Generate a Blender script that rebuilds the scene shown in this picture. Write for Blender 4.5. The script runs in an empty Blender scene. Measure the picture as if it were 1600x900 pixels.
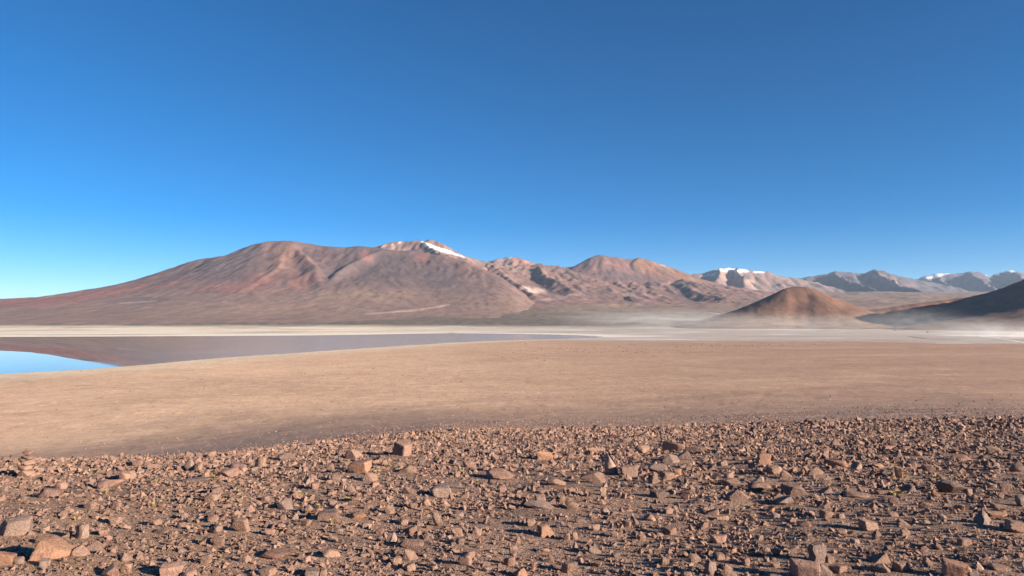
import bpy, bmesh, math, random
import numpy as np
from mathutils import Vector

R = math.radians
sc = bpy.context.scene
C = sc.collection

# ------------------------------------------------------------------ camera
F = 1067.0                       # focal length in photo pixels (1600 wide)
PITCH = math.atan(53.0 / F)
EYE = 40.0                       # metres above the lake
cam_d = bpy.data.cameras.new('camera')
cam_d.sensor_width = 36.0
cam_d.lens = 36.0 * F / 1600.0
cam_d.clip_start = 0.1
cam_d.clip_end = 200000.0
cam = bpy.data.objects.new('camera', cam_d)
C.objects.link(cam)
cam.location = (0, 0, EYE)
cam.rotation_euler = (R(90) + PITCH, 0, 0)
sc.camera = cam

# ------------------------------------------------------------------ sky, sun, exposure
SUN_AZ = 30.0                    # degrees behind the right-hand side
SUN_EL = 16.0
sx, sy, sz = (math.cos(R(SUN_EL)) * math.cos(R(SUN_AZ)), -math.cos(R(SUN_EL)) * math.sin(R(SUN_AZ)), math.sin(R(SUN_EL)))
world = bpy.data.worlds.new('World')
sc.world = world
world.use_nodes = True
wn, wl = world.node_tree.nodes, world.node_tree.links
bg = wn['Background']
sky = wn.new('ShaderNodeTexSky')
sky.sky_type = 'NISHITA'
sky.sun_disc = False
sky.sun_elevation = R(SUN_EL)
sky.sun_rotation = math.atan2(sx, sy)
sky.altitude = 4300.0
sky.air_density = 1.0
sky.dust_density = 0.0
sky.ozone_density = 3.0
grade = wn.new('ShaderNodeHueSaturation')
grade.inputs['Saturation'].default_value = 1.4
wl.new(sky.outputs[0], grade.inputs['Color'])
wl.new(grade.outputs[0], bg.inputs[0])
bg.inputs[1].default_value = 0.052
sun_d = bpy.data.lights.new('sun', 'SUN')
sun_d.energy = 5.0
sun_d.angle = R(0.53)
sun_d.color = (1.0, 0.86, 0.68)
sun = bpy.data.objects.new('sun', sun_d)
C.objects.link(sun)
sun.rotation_euler = Vector((sx, sy, sz)).to_track_quat('Z', 'Y').to_euler()
sun.location = (sx * 60, sy * 60, 40 + sz * 60)
sc.view_settings.view_transform = 'Standard'
sc.view_settings.look = 'None'
sc.view_settings.gamma = 1.0
sc.view_settings.use_curve_mapping = False
sc.view_settings.exposure = 1.5
sc.cycles.volume_bounces = 1
sc.cycles.max_bounces = 6
sc.cycles.diffuse_bounces = 2

# ------------------------------------------------------------------ pixel <-> world
SP, CP = math.sin(PITCH), math.cos(PITCH)
def slope(px, py):
    """x/y and z/y of the viewing ray through a photo pixel"""
    u, v = (np.asarray(px, float) - 800) / F, (450 - np.asarray(py, float)) / F
    dy = CP - v * SP
    return u / dy, (SP + v * CP) / dy
def at(px, py, Y):
    a, b = slope(px, py)
    return np.array([a * Y, Y + 0 * a, EYE + b * Y])
def pix(x, y, z):
    fw = y * CP + (z - EYE) * SP
    up = -y * SP + (z - EYE) * CP
    fw = np.where(np.abs(fw) < 1e-6, 1e-6, fw)
    return 800 + F * x / fw, 450 - F * up / fw

# ------------------------------------------------------------------ noise
def _hash(ix, iy, seed):
    h = (ix * 374761393 + iy * 668265263 + seed * 974634777) & 0xFFFFFFFF
    h = ((h ^ (h >> 13)) * 1274126177) & 0xFFFFFFFF
    return (h ^ (h >> 16)) & 0xFFFFFFFF
def perlin(x, y, seed=0):
    x = np.asarray(x, float); y = np.asarray(y, float)
    x0 = np.floor(x); y0 = np.floor(y)
    fx, fy = x - x0, y - y0
    ix, iy = x0.astype(np.int64), y0.astype(np.int64)
    u, v = fx * fx * fx * (fx * (fx * 6 - 15) + 10), fy * fy * fy * (fy * (fy * 6 - 15) + 10)
    def g(dx, dy):
        a = _hash(ix + dx, iy + dy, seed) * (2 * math.pi / 4294967296.0)
        return np.cos(a) * (fx - dx) + np.sin(a) * (fy - dy)
    return ((g(0, 0) * (1 - u) + g(1, 0) * u) * (1 - v) + (g(0, 1) * (1 - u) + g(1, 1) * u) * v) * 1.5
def fbm(x, y, seed=0, octv=5, gain=0.5, lac=2.03):
    s, a, n = 0, 1.0, 0.0
    for k in range(octv):
        s = s + a * perlin(x, y, seed + 17 * k); n += a
        a *= gain; x = x * lac + 5.3; y = y * lac - 3.7
    return s / n
def ridged(x, y, seed=0, octv=5, gain=0.5):
    s, a, n = 0, 1.0, 0.0
    for k in range(octv):
        s = s + a * (1 - np.abs(perlin(x, y, seed + 31 * k)) * 2); n += a
        a *= gain; x = x * 2.07 + 1.3; y = y * 2.07 + 7.7
    return s / n
def sstep(a, b, x):
    t = np.clip((x - a) / (b - a), 0, 1)
    return t * t * (3 - 2 * t)
def mixc(c, d, m):
    return c * (1 - m[..., None]) + np.asarray(d, float) * m[..., None]

# ------------------------------------------------------------------ the lake outline
near_px = [(-500, 622), (-250, 603), (0, 584.5), (80, 580), (150, 575.5), (250, 568), (330, 561), (400, 555.5), (480, 550), (560, 545), (640, 539.5), (700, 535.5), (760, 532.8), (830, 530.8), (890, 529.3), (930, 528)]
far_px = [(946, 526.3), (930, 525.2), (900, 523.8), (850, 522.5), (780, 521.2), (700, 520.6), (640, 521.5), (560, 523.0), (480, 524.0), (400, 524.6), (250, 525.4), (120, 526.0), (0, 526.4), (-250, 527), (-500, 528)]
def on_level(px, py, z=0.0):
    a, b = slope(px, py)
    Y = (z - EYE) / b
    return np.array([a * Y, Y])
lake_poly = np.array([on_level(*p) for p in near_px + far_px])
def poly_sd(x, y, P):
    """signed distance to a closed polygon, positive inside"""
    x = np.asarray(x, float); y = np.asarray(y, float)
    d2 = np.full(x.shape, 1e30); inside = np.zeros(x.shape, bool)
    n = len(P)
    for i in range(n):
        ax, ay = P[i]; bx, by = P[(i + 1) % n]
        ex, ey = bx - ax, by - ay
        t = np.clip(((x - ax) * ex + (y - ay) * ey) / (ex * ex + ey * ey), 0, 1)
        d2 = np.minimum(d2, (x - ax - t * ex) ** 2 + (y - ay - t * ey) ** 2)
        c = ((ay > y) != (by > y)) & (x < (bx - ax) * (y - ay) / (by - ay + 1e-12) + ax)
        inside ^= c
    d = np.sqrt(d2)
    return np.where(inside, d, -d)

# ------------------------------------------------------------------ the ground height
# how far the hillside lies below the eye, by depth, for three directions
KY = np.log(np.array([0.5, 3.0, 5.0, 8.0, 11.0, 16.0, 24.0, 40.0, 70.0, 110.0, 160.0, 220.0, 300.0, 400.0, 520.0]))
KD = np.array([
    [1.75, 1.80, 1.87, 2.18, 2.52, 3.18, 4.95, 8.7, 15.3, 23.8, 33.6, 39.5, 39.8, 39.8, 39.8],   # left
    [1.75, 1.80, 1.87, 2.20, 2.50, 3.08, 4.22, 6.60, 10.8, 16.2, 22.9, 30.6, 38.4, 39.7, 39.8],   # middle
    [1.75, 1.80, 1.87, 2.20, 2.48, 3.0, 3.95, 6.0, 9.7, 14.4, 20.1, 26.6, 34.2, 39.0, 39.8],   # right
])
def _dense():
    q = np.linspace(KY[0], KY[-1], 600)
    out = []
    for row in KD:
        v = np.interp(q, KY, np.log(row))
        k = np.hanning(45); k /= k.sum()
        v = np.convolve(np.pad(v, 22, mode='edge'), k, mode='valid')
        out.append(np.exp(v))
    return q, np.array(out)
DQ, DV = _dense()
def hill_drop(x, y):
    r = np.hypot(x, y) + 1e-6
    th = np.arctan2(x, y)
    thc = np.clip(th, R(-42), R(42))
    Y = np.maximum(r * np.cos(thc), 0.5)
    t = np.tan(thc) / 0.75
    q = np.log(Y)
    dl, dm, dr = (np.interp(q, DQ, DV[k]) for k in range(3))
    w = np.clip(t, -1, 1)
    wl_ = sstep(0, 1, np.clip(-w, 0, 1)); wr_ = sstep(0, 1, np.clip(w, 0, 1))
    d = dm * (1 - wl_ - wr_) + dl * wl_ + dr * wr_
    back = sstep(R(60), R(115), np.abs(th))
    dback = 1.75 - 0.05 * np.minimum(r, 200.0) + 0.0 * r
    return d * (1 - back) + dback * back
FY = np.log(np.array([3800.0, 4300, 4700, 5500, 7000, 9000, 11000, 14000, 20000, 30000, 60000]))
FP = np.array([514.2, 509.5, 506.3, 499.5, 488, 475.5, 467, 459, 455, 453, 452])
def far_z(x, y):
    Y = np.maximum(y, 200.0)
    py = np.interp(np.log(Y), FY, FP)
    wst = 1 - sstep(-0.35, -0.05, x / Y)                     # low ground only beyond the massif
    py = py * (1 - wst) + np.maximum(py, 492.0) * wst
    return EYE + slope(800 + 0 * py, py)[1] * Y
def ground_z(x, y):
    x = np.asarray(x, float); y = np.asarray(y, float)
    r = np.hypot(x, y)
    d = hill_drop(x, y)
    # low relief of the stony slope
    und = fbm(x * 0.16, y * 0.16, 3, 3) * 0.16 * sstep(3, 9, r) + fbm(x * 0.9, y * 0.9, 5, 3) * 0.05 + fbm(x * 0.02, y * 0.02, 8, 3) * 0.7 * sstep(40, 150, r)
    plain = sstep(38.6, 39.8, d)
    und = und * (1 - plain)
    zh = EYE - d + und
    sd = poly_sd(x, y, lake_poly) + fbm(x * 0.006, y * 0.006, 11, 4) * 14
    zp = np.where(sd > 0, -np.minimum(0.012 * sd, 1.0), np.minimum(-0.004 * sd, 0.6))
    zp = zp + (fbm(x * 0.004, y * 0.004, 21, 4) * 0.35 + fbm(x * 0.03, y * 0.03, 25, 3) * 0.10) * sstep(10, 160, -sd)
    fz = far_z(x, y)
    rise = sstep(3900, 4900, y + 260 * fbm(x * 0.0012, y * 0.0012, 41, 3))
    rel = np.clip((y - 4700) / 6000, 0, 1)
    fz = fz + rel * (fbm(x * 0.0011, y * 0.0011, 33, 5) * 70 + ridged(x * 0.0032, y * 0.0032, 37, 4) * 16) + rise * fbm(x * 0.006, y * 0.006, 39, 3) * 5
    zp = zp * (1 - rise) + np.maximum(fz, 1.0) * rise
    return np.where(plain > 0, zh * (1 - plain) + zp * plain, zh), sd
def gz(x, y):
    return ground_z(np.atleast_1d(x), np.atleast_1d(y))[0]
def hit(px, py, lo=1.0, hi=4200.0):
    """first ground point seen through photo pixels (arrays)"""
    a, b = slope(px, py)
    a, b = np.atleast_1d(a), np.atleast_1d(b)
    Ys = np.exp(np.linspace(math.log(lo), math.log(hi), 500))
    out = np.full(a.shape, hi)
    done = np.zeros(a.shape, bool); prev = np.full(a.shape, lo)
    for Y in Ys:
        below = (EYE + b * Y) <= gz(a * Y, np.full(a.shape, Y))
        new = below & ~done
        out[new] = Y; done |= new
        prev = np.where(done, prev, Y)
    l, h = prev, out.copy()
    for _ in range(14):
        m = (l + h) / 2
        below = (EYE + b * m) <= gz(a * m, m)
        h = np.where(below, m, h); l = np.where(below, l, m)
    return a * h, h, gz(a * h, h)

# ------------------------------------------------------------------ mesh helpers
def tri_mesh(name, V, T, cols=None, smooth=True, normals=None, extra=None):
    me = bpy.data.meshes.new(name)
    V = np.ascontiguousarray(V, np.float32); T = np.ascontiguousarray(T, np.int32)
    k = T.shape[1]
    me.vertices.add(len(V)); me.vertices.foreach_set('co', V.ravel())
    me.loops.add(T.size); me.loops.foreach_set('vertex_index', T.ravel())
    me.polygons.add(len(T))
    me.polygons.foreach_set('loop_start', np.arange(0, T.size, k, dtype=np.int32))
    me.polygons.foreach_set('use_smooth', np.full(len(T), smooth, bool))
    me.update(calc_edges=True)
    if cols is not None:
        at_ = me.color_attributes.new('Col', 'FLOAT_COLOR', 'POINT')
        cc = np.ones((len(V), 4), np.float32); cc[:, :3] = cols
        at_.data.foreach_set('color', cc.ravel())
    for nm, arr in (extra or {}).items():
        e = me.attributes.new(nm, 'FLOAT', 'POINT')
        e.data.foreach_set('value', np.ascontiguousarray(arr, np.float32))
    if normals is not None:
        me.normals_split_custom_set_from_vertices(np.ascontiguousarray(normals, np.float32).tolist())
    return me
def add(name, me, mat, label=None, cat=None, group=None, kind=None, loc=None, parent=None):
    o = bpy.data.objects.new(name, me)
    C.objects.link(o)
    if mat is not None and me is not None and not me.materials:
        me.materials.append(mat)
    if label: o['label'] = label
    if cat: o['category'] = cat
    if group: o['group'] = group
    if kind: o['kind'] = kind
    if loc is not None: o.location = loc
    if parent: o.parent = parent
    return o

# ------------------------------------------------------------------ materials
def new_mat(name):
    m = bpy.data.materials.new(name); m.use_nodes = True
    nt = m.node_tree
    b = nt.nodes['Principled BSDF']
    b.inputs['Specular IOR Level'].default_value = 0.2
    b.inputs['Roughness'].default_value = 0.9
    return m, nt.nodes, nt.links, b
def N(nodes, t, **kw):
    n = nodes.new(t)
    for k, v in kw.items():
        if k.startswith('in_'):
            n.inputs[k[3:].replace('_', ' ')].default_value = v
        else:
            setattr(n, k, v)
    return n
def math_n(nodes, links, op, a, b=None, c=None):
    n = nodes.new('ShaderNodeMath'); n.operation = op
    for i, v in enumerate((a, b, c)):
        if v is None: continue
        if isinstance(v, (int, float)): n.inputs[i].default_value = v
        else: links.new(v, n.inputs[i])
    return n.outputs[0]
def ramp(nodes, links, src, stops):
    n = nodes.new('ShaderNodeValToRGB')
    e = n.color_ramp.elements
    while len(e) > 1: e.remove(e[0])
    e[0].position = stops[0][0]; e[0].color = (*stops[0][1], 1)
    for p, c in stops[1:]:
        k = e.new(p); k.color = (*c, 1)
    links.new(src, n.inputs[0])
    return n.outputs[0]
def mul(nodes, links, a, b, fac=1.0):
    n = nodes.new('ShaderNodeMix'); n.data_type = 'RGBA'; n.blend_type = 'MULTIPLY'
    n.inputs[0].default_value = fac
    links.new(a, n.inputs[6]); links.new(b, n.inputs[7])
    return n.outputs[2]
def grey(a): return (a, a, a)

def terrain_mat(name, s1, s2, bump_s, bump_d, lo=0.78, hi=1.2):
    """far terrain: zone colours from the mesh, mottled at two scales, with a rough relief"""
    m, n, l, b = new_mat(name)
    col = N(n, 'ShaderNodeVertexColor', layer_name='Col').outputs[0]
    geo = n.new('ShaderNodeNewGeometry')
    t1 = N(n, 'ShaderNodeTexNoise', in_Scale=s1, in_Detail=6.0, in_Roughness=0.62)
    t2 = N(n, 'ShaderNodeTexNoise', in_Scale=s2, in_Detail=8.0, in_Roughness=0.68)
    for t in (t1, t2): l.new(geo.outputs['Position'], t.inputs['Vector'])
    c = mul(n, l, col, ramp(n, l, t1.outputs[0], [(0.3, grey(lo)), (0.7, grey(hi))]))
    c = mul(n, l, c, ramp(n, l, t2.outputs[0], [(0.3, grey(lo)), (0.7, grey(hi))]))
    mp = N(n, 'ShaderNodeMapping'); mp.inputs['Scale'].default_value = (1.0, 0.16, 0.5); l.new(geo.outputs['Position'], mp.inputs['Vector'])
    t4 = N(n, 'ShaderNodeTexNoise', in_Scale=s2 * 0.8, in_Detail=6.0, in_Roughness=0.7); l.new(mp.outputs[0], t4.inputs['Vector'])
    c = mul(n, l, c, ramp(n, l, t4.outputs[0], [(0.34, grey(lo - 0.06)), (0.5, grey(1.0)), (0.66, grey(hi + 0.08))]))
    l.new(c, b.inputs['Base Color'])
    t3 = N(n, 'ShaderNodeTexNoise', in_Scale=bump_s, in_Detail=7.0, in_Roughness=0.65)
    l.new(geo.outputs['Position'], t3.inputs['Vector'])
    bp = N(n, 'ShaderNodeBump', in_Strength=1.0, in_Distance=bump_d)
    l.new(t3.outputs[0], bp.inputs['Height'])
    l.new(bp.outputs[0], b.inputs['Normal'])
    return m

def ground_mat():
    m, n, l, b = new_mat('ground')
    col = N(n, 'ShaderNodeVertexColor', layer_name='Col').outputs[0]
    grav = N(n, 'ShaderNodeAttribute', attribute_name='gravel').outputs['Fac']
    geo = n.new('ShaderNodeNewGeometry'); pos = geo.outputs['Position']
    def noise(s, d=5.0, r=0.6):
        t = N(n, 'ShaderNodeTexNoise', in_Scale=s, in_Detail=d, in_Roughness=r)
        l.new(pos, t.inputs['Vector']); return t.outputs[0]
    # streaks of the plain, metres wide
    c = mul(n, l, col, ramp(n, l, noise(0.012, 7), [(0.34, (0.94, 0.93, 0.92)), (0.5, grey(1.0)), (0.68, (1.06, 1.06, 1.05))]))
    c = mul(n, l, c, ramp(n, l, noise(0.10, 11.0, 0.82), [(0.34, grey(0.78)), (0.5, grey(1.0)), (0.66, grey(1.20))]))
    def streak(sx_, sy_, off, det=5.0):
        mp = N(n, 'ShaderNodeMapping'); mp.inputs['Scale'].default_value = (sx_, sy_, 1.0); mp.inputs['Location'].default_value = (off, off * 2, 0)
        mp.inputs['Rotation'].default_value = (0, 0, R(14))
        l.new(pos, mp.inputs['Vector'])
        t = N(n, 'ShaderNodeTexNoise', in_Scale=1.0, in_Detail=det, in_Roughness=0.62); l.new(mp.outputs[0], t.inputs['Vector'])
        return t.outputs[0]
    c = mul(n, l, c, ramp(n, l, streak(0.03, 0.05, 3, 11.0), [(0.36, (0.93, 0.92, 0.91)), (0.50, grey(1.0)), (0.64, (1.06, 1.07, 1.07))]))
    c = mul(n, l, c, ramp(n, l, streak(0.22, 0.16, 9, 3.0), [(0.27, grey(0.55)), (0.34, grey(0.96)), (0.64, grey(1.03)), (0.70, grey(1.40))]))
    c = mul(n, l, c, ramp(n, l, streak(0.9, 0.30, 21, 2.0), [(0.25, grey(0.70)), (0.40, grey(0.98)), (0.60, grey(1.02)), (0.75, grey(1.25))]))
    # grit: pebble by pebble colour, cm wide
    v = N(n, 'ShaderNodeTexVoronoi', in_Scale=55.0); l.new(pos, v.inputs['Vector'])
    v2 = N(n, 'ShaderNodeTexVoronoi', in_Scale=130.0); l.new(pos, v2.inputs['Vector'])
    sep = n.new('ShaderNodeSeparateColor'); l.new(v.outputs['Color'], sep.inputs[0])
    sep2 = n.new('ShaderNodeSeparateColor'); l.new(v2.outputs['Color'], sep2.inputs[0])
    g1 = ramp(n, l, sep.outputs[0], [(0.0, (0.60, 0.56, 0.54)), (0.5, (1.0, 0.98, 0.96)), (0.9, (1.25, 1.22, 1.18)), (1.0, (1.7, 1.65, 1.6))])
    g2 = ramp(n, l, sep2.outputs[0], [(0.0, (0.65, 0.62, 0.6)), (0.6, grey(1.0)), (1.0, (1.5, 1.45, 1.4))])
    cg = mul(n, l, mul(n, l, c, g1, 0.9), g2, 0.9)
    mx = n.new('ShaderNodeMix'); mx.data_type = 'RGBA'
    l.new(grav, mx.inputs[0]); l.new(c, mx.inputs[6]); l.new(cg, mx.inputs[7])
    l.new(mx.outputs[2], b.inputs['Base Color'])
    # relief
    h1 = math_n(n, l, 'SUBTRACT', 0.5, v.outputs['Distance'])
    h2 = math_n(n, l, 'SUBTRACT', 0.5, v2.outputs['Distance'])
    hh = math_n(n, l, 'ADD', math_n(n, l, 'MULTIPLY', h1, 0.020), math_n(n, l, 'MULTIPLY', h2, 0.010))
    hh = math_n(n, l, 'ADD', hh, math_n(n, l, 'MULTIPLY', noise(9.0, 6), 0.06))
    hh = math_n(n, l, 'MULTIPLY', hh, grav)
    hf = math_n(n, l, 'MULTIPLY', noise(0.35, 6, 0.6), 0.30)
    hf = math_n(n, l, 'MULTIPLY', hf, math_n(n, l, 'SUBTRACT', 1.0, grav))
    bp = N(n, 'ShaderNodeBump', in_Strength=1.0, in_Distance=1.0)
    l.new(math_n(n, l, 'ADD', hh, hf), bp.inputs['Height'])
    l.new(bp.outputs[0], b.inputs['Normal'])
    return m

def rock_mat(name, from_attr):
    m, n, l, b = new_mat(name)
    if from_attr: col = N(n, 'ShaderNodeVertexColor', layer_name='Col').outputs[0]
    else: col = n.new('ShaderNodeObjectInfo').outputs['Color']
    geo = n.new('ShaderNodeNewGeometry'); pos = geo.outputs['Position']
    def noise(s, d=6.0, r=0.65):
        t = N(n, 'ShaderNodeTexNoise', in_Scale=s, in_Detail=d, in_Roughness=r)
        l.new(pos, t.inputs['Vector']); return t.outputs[0]
    c = mul(n, l, col, ramp(n, l, noise(7.0), [(0.3, (0.78, 0.72, 0.70)), (0.52, grey(1.0)), (0.72, (1.22, 1.16, 1.10))]))
    c = mul(n, l, c, ramp(n, l, noise(60.0, 5, 0.7), [(0.3, grey(0.68)), (0.5, grey(1.0)), (0.72, grey(1.25))]))
    # sand caught on the upper faces
    sp = n.new('ShaderNodeSeparateXYZ'); l.new(geo.outputs['Normal'], sp.inputs[0])
    up = math_n(n, l, 'MULTIPLY', ramp(n, l, sp.outputs[2], [(0.6, grey(0)), (0.95, grey(1))]), ramp(n, l, noise(14.0), [(0.45, grey(0)), (0.62, grey(0.55))]))
    mx = n.new('ShaderNodeMix'); mx.data_type = 'RGBA'
    l.new(up, mx.inputs[0]); l.new(c, mx.inputs[6]); mx.inputs[7].default_value = (0.29, 0.185, 0.13, 1)
    l.new(mx.outputs[2], b.inputs['Base Color'])
    bp = N(n, 'ShaderNodeBump', in_Strength=0.9, in_Distance=0.03)
    hb = math_n(n, l, 'ADD', noise(18.0, 8, 0.7), math_n(n, l, 'MULTIPLY', noise(70.0, 4, 0.6), 0.35))
    l.new(hb, bp.inputs['Height']); l.new(bp.outputs[0], b.inputs['Normal'])
    b.inputs['Roughness'].default_value = 0.85
    return m

M_ground = ground_mat()
M_mtn = terrain_mat('mountain_rock', 0.0035, 0.02, 0.016, 10.0, 0.86, 1.12)
M_hill = terrain_mat('hill_soil', 0.012, 0.09, 0.12, 1.6, 0.82, 1.16)
M_rock = rock_mat('rock', False)
M_stone = rock_mat('stone', True)

# ------------------------------------------------------------------ the ground sheet: stony hillside, sand plain, salt flat, far slopes
az = np.concatenate([np.linspace(-180, -55, 26)[:-1], np.linspace(-55, -42, 20)[:-1], np.linspace(-42, 42, 480), np.linspace(42, 55, 20)[1:], np.linspace(55, 180, 26)[1:]])
az = np.radians(az)
rr = np.concatenate([[0.02], np.exp(np.linspace(math.log(0.7), math.log(500.0), 250)), np.exp(np.linspace(math.log(512.0), math.log(16000.0), 240)), np.exp(np.linspace(math.log(16500.0), math.log(55000.0), 14))])
AZ, RR = np.meshgrid(az, rr)                 # rows: distance, columns: azimuth
GX, GY = RR * np.sin(AZ), RR * np.cos(AZ)
GZ, GSD = ground_z(GX, GY)
PX, PY = pix(GX, GY, GZ)
PX = np.where(GY > 1, PX, np.where(GX > 0, 3000, -1500)); PY = np.where(GY > 1, PY, 1500)
PX = np.clip(PX, -1500, 3100)
def salt_edge(px):      # photo row where the sand ends and the salt flat begins, right of the lake
    return np.interp(px, [-1500, 600, 700, 850, 1000, 1150, 1300, 1400, 1500, 1600, 3000], [0, 0, 519, 531.5, 533, 533, 533.5, 535, 536.5, 537.5, 545])
DR = hill_drop(GX, GY)
def ground_cols(x, y, z, px, py, sd, drop):
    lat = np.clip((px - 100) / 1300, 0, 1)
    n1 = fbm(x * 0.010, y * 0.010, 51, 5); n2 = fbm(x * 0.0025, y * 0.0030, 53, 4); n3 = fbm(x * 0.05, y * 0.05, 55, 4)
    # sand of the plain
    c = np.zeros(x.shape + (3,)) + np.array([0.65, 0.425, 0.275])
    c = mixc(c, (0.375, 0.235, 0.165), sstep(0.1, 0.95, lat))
    c = mixc(c, (0.55, 0.39, 0.25), sstep(0.05, 0.45, n1) * 0.3)
    c = mixc(c, (0.29, 0.185, 0.13), sstep(0.05, 0.5, n2 + 0.3 * n1) * 0.28)
    # cream rim along the near shore
    c = mixc(c, (0.66, 0.53, 0.38), sstep(-110, -5, sd + 40 * n3) * 0.75)
    # dark gravel fringe at the foot of the hillside
    foot = sstep(24, 36, drop + 2.5 * n1) * (1 - sstep(39.0, 39.9, drop + 0.25 * n2))
    fr = 1 - sstep(35.0, 39.6, drop + 0.8 * n1 + 0.4 * n3)
    c = mixc(c, (0.39, 0.245, 0.168), fr * 0.85)
    # stony slope
    hs = 1 - sstep(14.0, 33.0, drop + 2.0 * n1)
    hc = mixc(np.zeros(x.shape + (3,)) + np.array([0.33, 0.220, 0.168]), (0.40, 0.26, 0.17), sstep(0.0, 0.6, fbm(x * 0.5, y * 0.5, 57, 4)) * 0.6)
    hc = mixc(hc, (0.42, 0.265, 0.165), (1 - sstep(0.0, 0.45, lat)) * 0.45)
    c = c * (1 - hs[..., None]) + hc * hs[..., None]
    # salt flat
    e = salt_edge(px)
    se = py + 1.2 * n1 + 0.6 * n3
    salt = np.where(px > 700, 1 - sstep(e - 0.5, e + 0.5, se), sstep(1300, 1500, y) * (px <= 760))
    salt = np.where(y < 900, 0, salt)
    sc_ = np.zeros(x.shape + (3,)) + np.array([0.72, 0.60, 0.45])
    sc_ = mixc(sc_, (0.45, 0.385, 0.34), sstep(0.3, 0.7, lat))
    sc_ = mixc(sc_, (0.36, 0.285, 0.24), sstep(0.0, 0.42, fbm(x * 0.0016, y * 0.0045, 61, 5)) * 0.75)
    sc_ = mixc(sc_, (0.82, 0.78, 0.72), sstep(0.12, 0.42, fbm(x * 0.0018, y * 0.0065, 63, 4)) * 0.9)
    # bright crust along the far shore
    crust = sstep(-260, -30, sd + 60 * n2) * sstep(1700, 1900, y)
    sc_ = mixc(sc_, (0.82, 0.75, 0.64), crust * 0.8)
    c = c * (1 - salt[..., None]) + sc_ * salt[..., None]
    # far slopes beyond the flat
    f = sstep(4150, 4750, y + 260 * fbm(x * 0.0012, y * 0.0012, 41, 3) + 120 * n2)
    fc = np.zeros(x.shape + (3,)) + np.array([0.235, 0.180, 0.135])
    fc = mixc(fc, (0.305, 0.200, 0.155), sstep(5600, 8200, y + 900 * n2))
    fc = mixc(fc, (0.16, 0.130, 0.105), sstep(0.05, 0.4, fbm(x * 0.0015, y * 0.003, 65, 5)) * 0.6)
    fc = mixc(fc, (0.37, 0.265, 0.20), sstep(0.08, 0.4, fbm(x * 0.0009, y * 0.0018, 67, 5)) * 0.6)
    fc = mixc(fc, (0.17, 0.15, 0.135), sstep(12000, 17000, y) * 0.3)
    fc = mixc(fc, (0.135, 0.115, 0.092), (1 - sstep(5600, 7600, y + 800 * n2)) * sstep(-0.3, 0.3, n1) * 0.75)
    fc = fc * (0.72 + 0.35 * fbm(x * 0.012, y * 0.009, 69, 4) + 0.25 * n3)[..., None]
    c = c * (1 - f[..., None]) + fc * f[..., None]
    return c
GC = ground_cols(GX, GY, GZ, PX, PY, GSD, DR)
def stroke(px, py, pts, w):
    """0..1 mask of a painted line given in photo pixels, w pixels wide (a list allows taper)"""
    m = np.zeros(px.shape)
    ws = w if isinstance(w, (list, tuple)) else [w] * len(pts)
    for (a, b, w0, w1) in zip(pts[:-1], pts[1:], ws[:-1], ws[1:]):
        ex, ey = b[0] - a[0], b[1] - a[1]
        t = np.clip(((px - a[0]) * ex + (py - a[1]) * ey) / (ex * ex + ey * ey), 0, 1)
        d = np.hypot(px - a[0] - t * ex, py - a[1] - t * ey)
        ww = w0 + (w1 - w0) * t
        m = np.maximum(m, 1 - sstep(ww * 0.5, ww * 0.5 + 1.2, d))
    return m
nz = 3 * fbm(GX * 0.003, GY * 0.003, 71, 4)
GC = mixc(GC, (0.50, 0.40, 0.32), 0.8 * stroke(PX, PY + nz * 0.3, [(560, 491), (600, 488), (650, 484), (690, 479), (715, 476)], [1, 2, 3, 3, 1]) * (GY > 4000))
GC = mixc(GC, (0.55, 0.45, 0.37), 0.8 * stroke(PX, PY + nz * 0.5, [(815, 461), (850, 456), (840, 450), (826, 446)], [2, 5, 5, 2]) * (GY > 4000))
GC = mixc(GC, (0.42, 0.30, 0.235), 0.6 * stroke(PX, PY + nz, [(800, 476), (870, 468), (900, 465)], [3, 6, 2]) * (GY > 4000))
GC = mixc(GC, (0.50, 0.44, 0.39), 0.35 * stroke(PX, PY, [(1030, 497.5), (1075, 499), (1120, 502), (1180, 505)], 1.6) * (GY > 3500))
# old wheel ruts and wash lines curving over the sand
for k, (pts, w, cc, am) in enumerate([
        ([(760, 655), (1000, 628), (1300, 606), (1640, 594)], 5, (0.22, 0.14, 0.10), 0.30), ([(640, 640), (950, 606), (1250, 590), (1640, 582)], 3, (0.52, 0.37, 0.27), 0.30),
        ([(820, 600), (1100, 580), (1350, 570), (1640, 566)], 4, (0.24, 0.155, 0.11), 0.28), ([(900, 575), (1150, 560), (1400, 554), (1640, 552)], 2.5, (0.52, 0.38, 0.28), 0.28),
        ([(1050, 552), (1300, 546), (1640, 543)], 2.5, (0.22, 0.145, 0.105), 0.30), ([(0, 655), (200, 640), (420, 622), (700, 590)], 3, (0.66, 0.47, 0.31), 0.30),
        ([(-40, 650), (100, 640), (210, 627)], 2, (0.30, 0.19, 0.12), 0.40), ([(380, 660), (620, 628), (820, 612)], 3, (0.62, 0.45, 0.31), 0.30), ([(200, 690), (480, 655), (700, 630), (900, 618)], 3, (0.30, 0.19, 0.13), 0.22),
        ([(0, 612), (200, 598), (420, 580), (640, 560)], 2, (0.68, 0.50, 0.34), 0.30), ([(1000, 610), (1300, 622), (1640, 616)], 4, (0.25, 0.16, 0.11), 0.22)]):
    GC = mixc(GC, cc, am * stroke(PX, PY + nz * 0.9, pts, w) * (GY > 150) * (GY < 1350) * (GSD < -20) * np.clip(0.55 + 1.2 * fbm(GX * 0.012, GY * 0.012, 400 + k, 3), 0, 1))
GRAV = np.clip(1 - sstep(30.0, 39.2, DR), 0, 1) * (1 - sstep(25, 160, RR))
nr, nc = RR.shape
idx = np.arange(nr * nc).reshape(nr, nc)
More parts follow.
